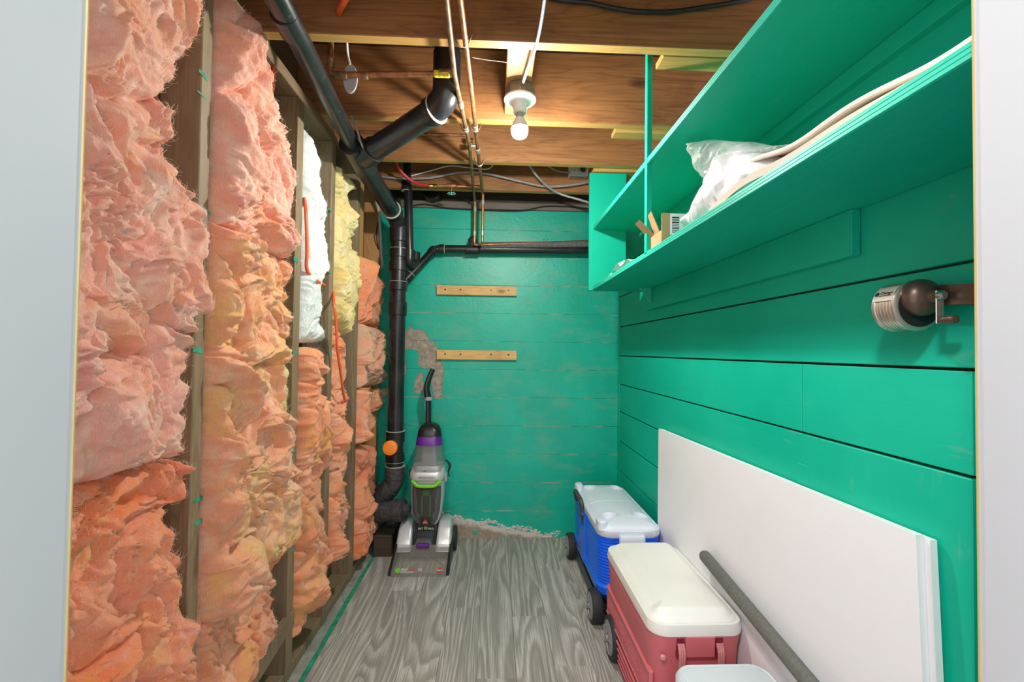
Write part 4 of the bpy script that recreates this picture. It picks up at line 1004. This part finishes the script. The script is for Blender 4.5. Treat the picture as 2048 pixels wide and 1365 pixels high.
def lid_surface(x0, x1, y0, y1, zb, zf, rc, res=.005, skirt=.03):
    """rounded-corner lid whose top height is zf(x, y, edge distance)"""
    xs = np.linspace(x0, x1, int((x1 - x0) / res)); ys = np.linspace(y0, y1, int((y1 - y0) / res)); mb = MB()
    cx, cy, hx, hy = (x0 + x1) / 2, (y0 + y1) / 2, (x1 - x0) / 2, (y1 - y0) / 2
    nx, ny = len(xs), len(ys)
    for y in ys:
        for x in xs:
            qx, qy = abs(x - cx) - (hx - rc), abs(y - cy) - (hy - rc); X, Y = x, y
            if qx > 0 and qy > 0:
                l = math.hypot(qx, qy)
                if l > rc:
                    X = cx + math.copysign(hx - rc + qx / l * rc, x - cx); Y = cy + math.copysign(hy - rc + qy / l * rc, y - cy); l = rc
                e = rc - l
            else: e = -max(qx - rc, qy - rc) if max(qx, qy) < 0 else rc - max(qx, qy)
            mb.v.append((X, Y, zf(X, Y, max(0, e))))
    I = lambda i, j: j * nx + i
    for j in range(ny - 1):
        for i in range(nx - 1): mb.f.append((I(i, j), I(i + 1, j), I(i + 1, j + 1), I(i, j + 1)))
    ring_ = [I(i, 0) for i in range(nx)] + [I(nx - 1, j) for j in range(1, ny)] + [I(i, ny - 1) for i in range(nx - 2, -1, -1)] + [I(0, j) for j in range(ny - 2, 0, -1)]
    o = len(mb.v)
    for k in ring_: x, y, z = mb.v[k]; mb.v.append((x, y, zb))
    n_ = len(ring_)
    for k in range(n_): mb.f.append((ring_[k], ring_[(k + 1) % n_], o + (k + 1) % n_, o + k))
    mb.m = [0] * len(mb.f); return mb

def wheel(parent, c, r, wdt, spokes=True):
    t_ = MB().lathe([(r * .72, -wdt / 2), (r * .95, -wdt / 2), (r, -wdt * .3), (r, wdt * .3), (r * .95, wdt / 2), (r * .72, wdt / 2)], c, (1, 0, 0), 32).build('wheel', M['rubber'], parent)
    MB().lathe([(.001, -wdt / 2 - .014), (r * .16, -wdt / 2 - .012), (r * .2, -wdt / 2 - .005), (r * .40, -wdt / 2 - .004), (r * .45, -wdt / 2 - .008), (r * .62, -wdt / 2 - .006), (r * .78, -wdt / 2 - .001), (r * .78, wdt / 2)], c, (1, 0, 0), 32).build('hub', M['hub'], t_)
    for k in range(5):
        a = k / 5 * 2 * PI + .4; p0 = Vector(c) + Vector((-wdt / 2 - .009, math.cos(a) * r * .2, math.sin(a) * r * .2)); p1 = Vector(c) + Vector((-wdt / 2 - .004, math.cos(a) * r * .68, math.sin(a) * r * .68))
        MB().tube([p0, p1], r * .06, 6).build('spoke', M['hub'], t_)
    return t_

# blue wheeled cooler with a two-leaf lid and four cup wells
X0, X1, Y0, Y1, HL = .450, .720, 1.885, 2.52, .425
cxb, cyb, hxb, hyb = (X0 + X1) / 2, (Y0 + Y1) / 2, (X1 - X0) / 2, (Y1 - Y0) / 2
bc = thing('wheeled_cooler', 'bright blue ribbed cooler on wheels with a white lid and cup wells', 'cooler', (cxb, cyb, 0), 'coolers along the right wall')
secs = [(.085, cxb, cyb, hxb - .022, hyb - .05, .05), (.105, cxb, cyb, hxb - .012, hyb - .032, .055)]
z = .13
secs += [(.125, cxb, cyb, hxb + .001, hyb - .012, .06), (.155, cxb, cyb, hxb + .002, hyb - .008, .06), (.165, cxb, cyb, hxb - .006, hyb - .014, .06)]
for k in range(15):
    zz = .168 + k * .0132; g = .0045 * k / 15
    secs += [(zz, cxb, cyb, hxb - .009 + g, hyb - .016 + g, .06), (zz + .003, cxb, cyb, hxb - .0055 + g, hyb - .0125 + g, .06), (zz + .009, cxb, cyb, hxb - .0055 + g, hyb - .0125 + g, .06), (zz + .012, cxb, cyb, hxb - .009 + g, hyb - .016 + g, .06)]
secs += [(.370, cxb, cyb, hxb - .004, hyb - .010, .06)]
MB().loft(secs, 7).build('body', M['blue'], bc)
MB().loft([(.365, cxb, cyb, hxb - .002, hyb - .006, .06), (.372, cxb, cyb, hxb, hyb - .002, .06), (.394, cxb, cyb, hxb, hyb - .002, .06), (.398, cxb, cyb, hxb - .004, hyb - .006, .06)], 8).build('rim', M['lid_blue'], bc)
wells = [(cxb - .066, Y0 + .125), (cxb + .072, Y0 + .125), (cxb - .066, Y1 - .10), (cxb + .072, Y1 - .10)]
def zblue(x, y, e):
    h = HL - .0009 / (e + .022) + .003 - .012 * max(0, 1 - e / .020) ** 2
    if abs(y - cyb) < .002: h -= .003
    for wx, wy in wells:
        d = math.hypot(x - wx, y - wy)
        if d < .036: h -= .030 * min(1, (.036 - d) / .005) - .003
        elif d < .056: h += .003 * (1 - (d - .036) / .020)
    return h
ld = lid_surface(X0 + .012, X1 - .004, Y0 + .004, Y1 - .004, .397, zblue, .045, .003).build('lid', M['lid_blue'], bc, angle=.5)
for sy in (-1, 1):
    MB().loft([(.39, X0 + .020, cyb + sy * (hyb - .06), .020, .038, .018), (.422, X0 + .021, cyb + sy * (hyb - .06), .019, .036, .018), (.428, X0 + .024, cyb + sy * (hyb - .06), .012, .028, .012)], 5).build('corner_shoulder', M['lid_blue'], ld)
MB().loft([(.335, cxb, Y0 - .002, .052, .016, .012), (.366, cxb, Y0 - .004, .054, .018, .014), (.378, cxb, Y0 - .001, .052, .016, .012)], 5).build('end_grip', M['lid_blue'], bc)
MB().box(X0 - .004, X0 + .012, cyb - .018, cyb + .12, .12, .372, .004).build('handle_housing', M['blue'], bc)
hn = fillet([(X0 + .004, cyb + .02, .30), (X0 - .012, cyb + .02, .41), (X0 - .014, cyb + .19, .415), (X0 + .0, cyb + .19, .36)], .03, 6)
hd_ = MB().tube(hn, .0115, 14).build('tow_handle', M['abs_grey'], bc, label='dark grey folding tow handle')
MB().lathe([(.014, -.012), (.016, -.010), (.016, .010), (.014, .012)], (X0 - .004, cyb + .02, .345), (1, 0, 0), 16).build('pivot', M['abs_grey'], hd_)
for y in (Y0 + .048, Y1 + .005): wheel(bc, (X0 - .008, y, .0675), .0675, .040)
MB().box(X0 + .03, X1 - .02, Y0 + .02, Y1 - .02, .045, .088, .01).build('base', M['black'], bc)
MB().box(X0 + .004, X0 + .012, Y0 + .10, Y1 - .05, .050, .090, .002).build('skid', M['black'], bc)
for xx in (X1 - .05,): 
    for y in (Y0 + .06, Y1 - .06): MB().loft([(0, xx, y, .022, .022, .01), (.05, xx, y, .026, .026, .01)], 3).build('foot', M['black'], bc)

# red cooler with cream lid, rope handles and dark wheels
X0, X1, Y0, Y1, HL = .456, .722, 1.275, 1.80, .402
cxb, cyb, hxb, hyb = (X0 + X1) / 2, (Y0 + Y1) / 2, (X1 - X0) / 2, (Y1 - Y0) / 2
rcq = thing('wheeled_cooler', 'faded red cooler with a stained cream lid and rope handle', 'cooler', (cxb, cyb, 0), 'coolers along the right wall')
MB().loft([(.012, cxb, cyb, hxb - .018, hyb - .028, .04), (.022, cxb, cyb, hxb - .014, hyb - .022, .045), (.30, cxb, cyb, hxb - .001, hyb - .004, .05), (.345, cxb, cyb, hxb + .003, hyb + .004, .05), (.352, cxb, cyb, hxb, hyb, .05)], 8).build('body', M['red'], rcq)
# moulded panel with raised lines and lettering bumps on the long side
rp = MB().box(X0 - .0005, X0 + .014, Y0 + .02, Y1 - .012, .125, .235, .006).build('side_panel', M['red'], rcq)
for k in range(4): MB().tube([(X0 + .0 + .0035 * k * .6, Y0 + .06, .105 - .024 * k), (X0 + .0035 * k * .6, Y1 - .03, .105 - .024 * k)], .0045, 8).build('rib', M['red'], rcq)
MB().tube([(X0 - .001, Y0 + .03, .132), (X0 - .001, Y1 - .02, .132)], .003, 8).build('panel_edge', M['red'], rp)
MB().tube([(X0 - .001, Y0 + .03, .228), (X0 - .001, Y1 - .02, .228)], .003, 8).build('panel_edge', M['red'], rp)
rr = random.Random(8); yl = Y1 - .04
while yl > Y0 + .05:
    wd_ = rr.uniform(.007, .012); lt = MB()
    for zz_, hh in ((.162, .004), (.178, .004), (.194, .004)):
        if rr.random() < .75: lt.box(X0 - .002, X0 + .0005, yl - wd_, yl, zz_, zz_ + hh, .001)
    lt.box(X0 - .002, X0 + .0005, yl - .003, yl, .160, .198, .001)
    lt.build('raised_letter', M['red'], rp); yl -= wd_ + .004
# recessed grip between two rope holes on the near end
for sx_ in (-1, 1):
    px_ = cxb + sx_ * .055
    MB().loft([(.285, px_, Y0 + .001, .011, .008, .004), (.340, px_, Y0 + .001, .011, .008, .004)], 3).build('rope_slot', plain('dark_red', (.20, .01, .03), .5), rcq)
    rpm = MB()
    for q in range(3): rpm.tube(smooth_path([(px_ + (q - 1) * .006, Y0 - .006, .328), (px_ + (q - 1) * .006, Y0 - .016, .305), (px_ + (q - 1) * .0055, Y0 - .014, .27), (px_ + (q - 1) * .005, Y0 - .012, .24)], 4), .0042, 8)
    rpm.build('rope', plain('pink_rope', (.62, .25, .24), .8, var=.2, scale=200), rcq)
MB().loft([(.225, cxb, Y0 - .012, .062, .010, .008), (.245, cxb, Y0 - .012, .062, .011, .008)], 4).build('grip', M['red'], rcq)
MB().loft([(.292, cxb, Y0 - .003, .042, .007, .005), (.346, cxb, Y0 - .003, .042, .008, .005)], 4).build('grip_shield', M['red'], rcq)
MB().lathe([(.003, 0), (.008, .001), (.009, .006), (.005, .010)], (cxb - .105, Y0 - .001, .290), (0, -1, 0), 12).build('drain_knob', plain('pink_knob', (.60, .28, .25), .5), rcq)
def zred(x, y, e):
    h = HL - .020 + .020 * (1 - max(0, 1 - max(0, e - .012) / .030) ** 2) - .008 * max(0, 1 - e / .010) ** 2
    u = (x - (X0 + .030)) / .030          # rail along the aisle side
    if y > Y0 + .085:
        if x < X0 + .030: h = min(h, HL - .016)
        elif x < X0 + .060: h = min(h, HL - .016 + .016 * u)
    else:
        s_ = (y - Y0) / .085
        lim = HL - .016 + .016 * min(1, max(0, u + (1 - s_) * 1.6))
        h = min(h, lim)
    return h
MB().loft([(.346, cxb, cyb, hxb + .005, hyb + .006, .052), (.356, cxb, cyb, hxb + .006, hyb + .007, .052), (.376, cxb, cyb, hxb + .003, hyb + .003, .052)], 8).build('lid_rim', M['lid_cream'], rcq)
rl = lid_surface(X0 + .003, X1 - .002, Y0 + .006, Y1 - .002, .378, zred, .05, .0042).build('lid', M['lid_cream'], rcq, angle=.9)
for y in (Y1 - .095,): wheel(rcq, (X0 + .004, y, .075), .075, .034)

# small red cooler with white lid
X0, X1, Y0, Y1, HL = .466, .715, .90, 1.180, .338
cxb, cyb, hxb, hyb = (X0 + X1) / 2, (Y0 + Y1) / 2, (X1 - X0) / 2, (Y1 - Y0) / 2
sc_ = thing('small_cooler', 'small bright red cooler with a flat bluish white lid', 'cooler', (cxb, cyb, 0), 'coolers along the right wall')
MB().loft([(.0, cxb, cyb, hxb - .03, hyb - .03, .04), (.010, cxb, cyb, hxb - .024, hyb - .024, .045), (.300, cxb, cyb, hxb - .004, hyb - .004, .05)], 8).build('body', plain('bright_red_plastic', (.60, .012, .03), .35), sc_)
M['lid_white'] = plain('bluish_white_plastic', (.62, .68, .72), .5, var=.03, scale=10)
lid_surface(X0, X1, Y0, Y1, .296, lambda x, y, e: HL - .014 * max(0, 1 - e / .014) ** 2 - (.003 if .014 < e < .020 else 0), .05, .004).build('lid', M['lid_white'], sc_, angle=.9)
MB().tube(fillet([(X0 - .004, cyb - .06, .285), (X0 - .012, cyb - .06, .31), (X0 - .012, cyb + .06, .31), (X0 - .004, cyb + .06, .285)], .015), .006, 10).build('bail_handle', M['lid_white'], sc_)

# ================================================================== CARPET CLEANER
M['silver'] = plain('silver_plastic', (.60, .60, .61), .32, .3, var=.05)
M['lime'] = plain('lime_green_plastic', (.20, .62, .02), .35)
M['purple'] = plain('purple_plastic', (.12, .012, .26), .35)
M['smoke'] = NT('smoked_tank').out((.07, .07, .065), .12, 0, Alpha=.66)
M['clear'] = NT('clear_grey_tank').out((.24, .25, .25), .12, 0, Alpha=.42)
M['hood'] = NT('clear_hood').out((.46, .42, .36), .10, 0, Alpha=.26)
M['red_logo'] = plain('red_logo', (.70, .01, .02), .4)
M['dark'] = plain('dark_grey_plastic', (.035, .035, .037), .4)
xc = A(856, 1000, y=2.58).x; fx0, fx1 = A(778, 1150, z=.0).x, A(898, 1150, z=.0).x; xf = (fx0 + fx1) / 2
def Zc(py, y): return A(855, py, y=y).z
cc = thing('carpet_cleaner', 'upright carpet cleaner in silver, lime and purple with a clear nozzle hood', 'carpet cleaner', (xf, 2.5, 0))
yf = A(830, 1155, z=.0).y
hp = [(yf, .003), (yf, .014), (yf + .13, .082), (yf + .165, .090), (yf + .165, .003)]
hood = MB().prism([(fx0 + .013, y, z) for y, z in hp], (fx1 - fx0 - .026, 0, 0)).build('nozzle_hood', M['hood'], cc, label='clear plastic nozzle hood')
sl = Vector((0, .13, .068)).normalized(); nl = Vector((0, -.068, .13)).normalized()
def H(px_frac, t): return Vector((fx0 + .013 + (fx1 - fx0 - .026) * px_frac, yf, .014)) + sl * t
for a, b in ((.36, .02), (.64, .98)): MB().tube([H(a, .125) + nl * .001, H((a + b) / 2, .075) + nl * .001, H(b, .035) + nl * .001, H(b, .004)], .0035, 8).build('suction_edge', M['clear'], hood)
MB().tube([H(.0, .004), H(1, .004)], .004, 8).build('front_lip', M['clear'], hood)
for fxx in (.12, .88):
    for t_, s_ in ((.125, .012), (.100, .007)):
        MB().loft([(0, 0, 0, s_ * 1.4, s_ * .5, .003), (.003, 0, 0, s_ * 1.3, s_ * .45, .003)], 3).build('lime_tab', M['lime'], hood).matrix_basis = Matrix.Translation(H(fxx, t_) - wloc(hood)) @ Matrix((Vector((1, 0, 0)), sl, nl)).transposed().to_4x4()
MB().box(xf - .034, xf + .034, yf + .125, yf + .15, .088, .108, .004).build('latch', M['purple'], cc, label='purple hood latch')
MB().loft([(.085, xf, yf + .165, .05, .022, .015), (.118, xf, yf + .17, .038, .018, .012)], 4).build('latch_dome', M['clear'], cc)
for s_, x_ in ((-1, fx0), (1, fx1)):
    a, b = (x_, x_ + .013) if s_ < 0 else (x_ - .013, x_)
    rl_ = MB().prism([(a, yf + .01, .002), (a, yf + .005, .022), (a, yf + .05, .045), (a, yf + .17, .10), (a, yf + .34, .10), (a, yf + .34, .004)], (b - a, 0, 0)).build('side_rail', M['black'], cc)
    xo = a - .0015 if s_ < 0 else b
    MB().prism([(xo, yf + .02, .012), (xo, yf + .02, .028), (xo, yf + .10, .066), (xo, yf + .10, .05)] if s_ < 0 else [(xo, yf + .02, .006), (xo, yf + .02, .022), (xo, yf + .06, .03), (xo, yf + .06, .01)], (.0025, 0, 0)).build('accent', M['lime'] if s_ < 0 else M['purple'], rl_)
# floor base, silver shoulders, wheels, black neck
MB().box(fx0 + .02, fx1 - .02, yf + .17, yf + .36, .012, .085, .01).build('base', M['dark'], cc)
zs_ = Zc(1043, yf + .24)
for s_ in (-1, 1):
    xs_ = xf + s_ * .106
    MB().loft([(.06, xs_, yf + .25, .041, .105, .012), (.10, xs_, yf + .26, .041, .10, .014), (zs_ - .03, xs_, yf + .285, .037, .075, .014), (zs_ - .006, xs_, yf + .295, .032, .055, .014), (zs_, xs_, yf + .30, .024, .04, .012)], 6).build('shoulder', M['silver'], cc)
    MB().box(xs_ - .034, xs_ + .038, yf + .145, yf + .20, .06, .095, .006).build('shoulder_step', M['silver'], cc)
    xw = fx1 + .002 if s_ > 0 else fx0 - .002
    MB().lathe([(.04, -.012), (.062, -.012), (.066, -.008), (.066, .008), (.062, .012), (.04, .012)], (xw, yf + .32, .066), (1, 0, 0), 28).build('rear_wheel', M['rubber'], cc)
zn = Zc(1050, yf + .22)
MB().loft([(.07, xf, yf + .235, .072, .05, .03), (.11, xf, yf + .235, .068, .05, .035), (zn + .02, xf, yf + .25, .062, .05, .03)], 7).build('neck', M['dark'], cc)
# silver body with smoked dirty-water tank
yb_ = yf + .25
Zq = lambda py: Zc(py, yb_ - .05)
body = MB().loft([(Zq(1060), xc, yb_, .040, .045, .025), (Zq(1045), xc, yb_, .064, .058, .035), (Zq(1030), xc, yb_, .080, .064, .04), (Zq(1000), xc, yb_ + .005, .090, .068, .04), (Zq(965), xc, yb_ + .012, .093, .068, .04), (Zq(940), xc, yb_ + .018, .092, .068, .04), (Zq(934), xc, yb_ + .02, .086, .062, .04)], 8).build('body', M['silver'], cc)
tank = MB().loft([(Zq(1052), xc, yb_ - .026, .040, .040, .02), (Zq(1040), xc, yb_ - .03, .062, .045, .03), (Zq(1020), xc, yb_ - .03, .074, .050, .035), (Zq(995), xc, yb_ - .026, .079, .052, .035), (Zq(972), xc, yb_ - .02, .080, .052, .035)], 8).build('dirty_tank', M['smoke'], cc, label='smoked dirty water tank')
MB().loft([(Zq(1052), xc, yb_ - .0225, .036, .035, .02), (Zq(1040), xc, yb_ - .0225, .056, .040, .03), (Zq(1020), xc, yb_ - .0225, .068, .044, .035), (Zq(990), xc, yb_ - .02, .073, .045, .035), (Zq(974), xc, yb_ - .017, .074, .045, .035)], 8).build('tank_core', plain('dark_tank_inside', (.05, .047, .042), .6), tank)
yt = yb_ - .0735
gs = MB()
for dx, wdx in ((-.022, .010), (.022, .010)): gs.box(xc + dx - wdx / 2, xc + dx + wdx / 2, yt, yt + .004, Zq(1030), Zq(978), .001)
gs.box(xc - .027, xc + .027, yt, yt + .004, Zq(990), Zq(978), .001)
gs.build('lime_stripe', M['lime'], tank)
MB().tube(smooth_path([(xc - .078, yb_ - .066, Zq(962)), (xc - .062, yb_ - .080, Zq(964)), (xc - .046, yb_ - .083, Zq(969)), (xc, yb_ - .085, Zq(970)), (xc + .046, yb_ - .083, Zq(969)), (xc + .062, yb_ - .080, Zq(964)), (xc + .078, yb_ - .066, Zq(962))], 5), .0095, 10).build('tank_grip', M['lime'], cc, label='lime green tank grip')
MB().loft([(Zq(960), xc, yb_ + .006, .094, .078, .045), (Zq(957), xc, yb_ + .006, .097, .081, .046), (Zq(948), xc, yb_ + .008, .097, .081, .046), (Zq(944), xc, yb_ + .01, .092, .076, .046)], 8).build('name_band', M['silver'], cc)
# clear upper tank, purple collar, black cap
cl_t = MB().loft([(Zq(945), xc, yb_ + .012, .088, .070, .045), (Zq(930), xc, yb_ + .016, .087, .068, .045), (Zq(912), xc, yb_ + .022, .080, .062, .045), (Zq(894), xc, yb_ + .028, .073, .056, .045)], 8).build('clean_tank', M['clear'], cc, label='clear grey clean water tank')
MB().loft([(Zq(944), xc, yb_ + .016, .082, .062, .042), (Zq(936), xc, yb_ + .016, .081, .060, .042)], 8).build('tank_floor', M['dark'], cl_t)
MB().loft([(Zq(936), xc, yb_ + .035, .045, .03, .02), (Zq(895), xc, yb_ + .035, .042, .03, .02)], 6).build('tank_column', M['grey_plastic'], cl_t)
MB().loft([(Zq(894.5), xc, yb_ + .028, .074, .057, .045), (Zq(880), xc, yb_ + .032, .070, .054, .045), (Zq(876), xc, yb_ + .034, .066, .050, .045)], 8).build('purple_collar', M['purple'], cc, label='purple collar of the upper tank')
cap = MB().loft([(Zq(877), xc, yb_ + .034, .068, .052, .045), (Zq(866), xc, yb_ + .040, .063, .052, .04), (Zq(857), xc, yb_ + .050, .050, .046, .036), (Zq(853), xc, yb_ + .055, .034, .034, .03)], 8).build('cap', M['black'], cc)
MB().lathe([(.016, 0), (.016, .003), (.011, .004), (.010, .002)], (xc + .0, yb_ + .012, Zq(861)), (0, -.6, .8), 20).build('cap_button', M['grey_plastic'], cap)
yh = yb_ + .085
hp_ = [Vector((A(857, 856, y=yh).x, yh, A(857, 856, y=yh).z - .02)), A(857, 820, y=yh + .01), A(857, 798, y=yh + .015), A(854, 784, y=yh + .015), A(854, 772, y=yh + .02), A(859, 755, y=yh + .03), A(866, 739, y=yh + .04)]
MB().tube(smooth_path(hp_[:3], 4), .0180, 14, flat=.7).build('shaft', M['black'], cc)
sp_ = smooth_path(hp_[2:], 5); n_ = len(sp_)
hh = MB().tube(sp_, [.0205 - .0050 * (k / (n_ - 1)) for k in range(n_)], 14, flat=.75).build('grip_handle', M['black'], cc)
MB().ring(hp_[2], (0, .1, 1), .014, .0215, .022).build('grip_collar', M['grey_plastic'], hh)
# power cord bundled on its right side
ct = MB()
for k in range(3): ct.tube(smooth_path([(xc + .092, yb_ + .03 + .008 * k, Zq(928)), (xc + .112 + .004 * k, yb_ + .03 + .006 * k, Zq(938)), (xc + .108, yb_ + .035, Zq(955)), (xc + .116, yb_ + .035, Zq(962))], 4), .0035, 8)
ct.build('power_cord', M['cable_black'], cc)
MB().box(xc + .094, xc + .103, yb_ - .01, yb_ + .03, Zq(968), Zq(952), .003).build('cord_hook', M['silver'], cc)
MB().box(xc - .108, xc - .092, yb_ + .0, yb_ + .04, Zq(958), Zq(946), .003).build('hose_clip', M['black'], cc)
MB().box(fx0 + .012, fx0 + .05, yf + .27, yf + .33, .165, .185, .005).build('hose_port', M['lime'], cc)
# lettering
WH = plain('white_print', (.85, .85, .85), .5)
text_on('REVOLUTION', .0135, M['black'], cc, (xc - .002, yb_ - .0755, Zq(955.5)), (1, 0, 0), (0, .1, 1), align='CENTER', shear=.2)
text_on('PET', .016, WH, cc, (xc - .041, yb_ - .0655, Zq(1058)), (1, 0, 0), (0, -.1, 1))
text_on('PRO', .016, WH, cc, (xc + .012, yb_ - .0655, Zq(1058)), (1, 0, 0), (0, -.1, 1))
MB().prism([(xc - .046, yb_ - .058, Zq(1048)), (xc - .050, yb_ - .058, Zq(1053)), (xc - .038, yb_ - .056, Zq(1061)), (xc + .038, yb_ - .056, Zq(1061)), (xc + .050, yb_ - .058, Zq(1053)), (xc + .046, yb_ - .058, Zq(1048))], (0, -.006, 0)).build('badge', M['black'], cc)
pw = MB()
for k in range(5): a = k / 5 * 2 * PI + PI / 2; pw.lathe([(.0042, 0), (.0042, .0012)], (xc + .0 + math.cos(a) * .006, yb_ - .0645, Zq(1054.5) + math.sin(a) * .006), (0, -1, 0), 8)
pw.build('paw_mark', M['lime'], cc)
lg = MB().box(xc - .024, xc + .024, yb_ - .0815, yb_ - .078, Zq(1045), Zq(1034), .002).build('logo_patch', M['black'], tank)
MB().prism([(xc - .009, yb_ - .082, Zq(1039)), (xc + .009, yb_ - .082, Zq(1039)), (xc, yb_ - .082, Zq(1034.5))], (0, -.0008, 0)).build('logo_peak', M['red_logo'], lg)
text_on('BISSELL', .0072, WH, lg, (xc, yb_ - .0828, Zq(1041.6)), (1, 0, 0), (0, 0, 1), align='CENTER')
MB().box(xc - .014, xc + .014, yb_ - .083, yb_ - .0815, Zq(1044.5), Zq(1042.2)).build('logo_bar', M['red_logo'], lg)
tp = H(.09, .024) + nl * .0006
text_on('PRO', .0175, WH, hood, H(.17, .020) + nl * .0008, (1, 0, 0), sl)
text_on('HEAT', .0175, M['red_logo'], hood, H(.305, .020) + nl * .0008, (1, 0, 0), sl)
text_on('2X', .0175, WH, hood, H(.475, .020) + nl * .0008, (1, 0, 0), sl)
text_on('REVOLUTION', .0105, WH, hood, H(.17, .008) + nl * .0008, (1, 0, 0), sl)
pw = MB()
for k in range(5): a = k / 5 * 2 * PI + PI / 2; c_ = H(.115, .021) + Vector((1, 0, 0)) * math.cos(a) * .008 + sl * math.sin(a) * .008; pw.lathe([(.0062, 0), (.0062, .001)], c_, nl, 8)
pw.build('paw_mark', M['lime'], hood)
q0 = H(.88, .026) + nl * .0008
MB().prism([q0 + Vector((-.011, 0, 0)) , q0 + Vector((.011, 0, 0)), q0 + sl * .014], nl * .0006).build('logo_peak', M['red_logo'], hood)
text_on('BISSELL', .0085, WH, hood, H(.88, .018) + nl * .0008, (1, 0, 0), sl, align='CENTER')
MB().prism([H(.88, .008) + Vector((-.016, 0, 0)) + nl * .0008, H(.88, .008) + Vector((.016, 0, 0)) + nl * .0008, H(.88, .015) + Vector((.016, 0, 0)) + nl * .0008, H(.88, .015) + Vector((-.016, 0, 0)) + nl * .0008], nl * .0005).build('logo_bar', M['red_logo'], hood)
sq = MB().box(xc - .020, xc - .004, yb_ - .0555, yb_ - .053, Zq(946), Zq(938), .002).build('tank_mark', WH, cl_t)
for dx in (-.0155, -.0085): MB().box(xc + dx - .002, xc + dx + .002, yb_ - .0562, yb_ - .055, Zq(944), Zq(940.5)).build('mark_bar', M['black'], sq)
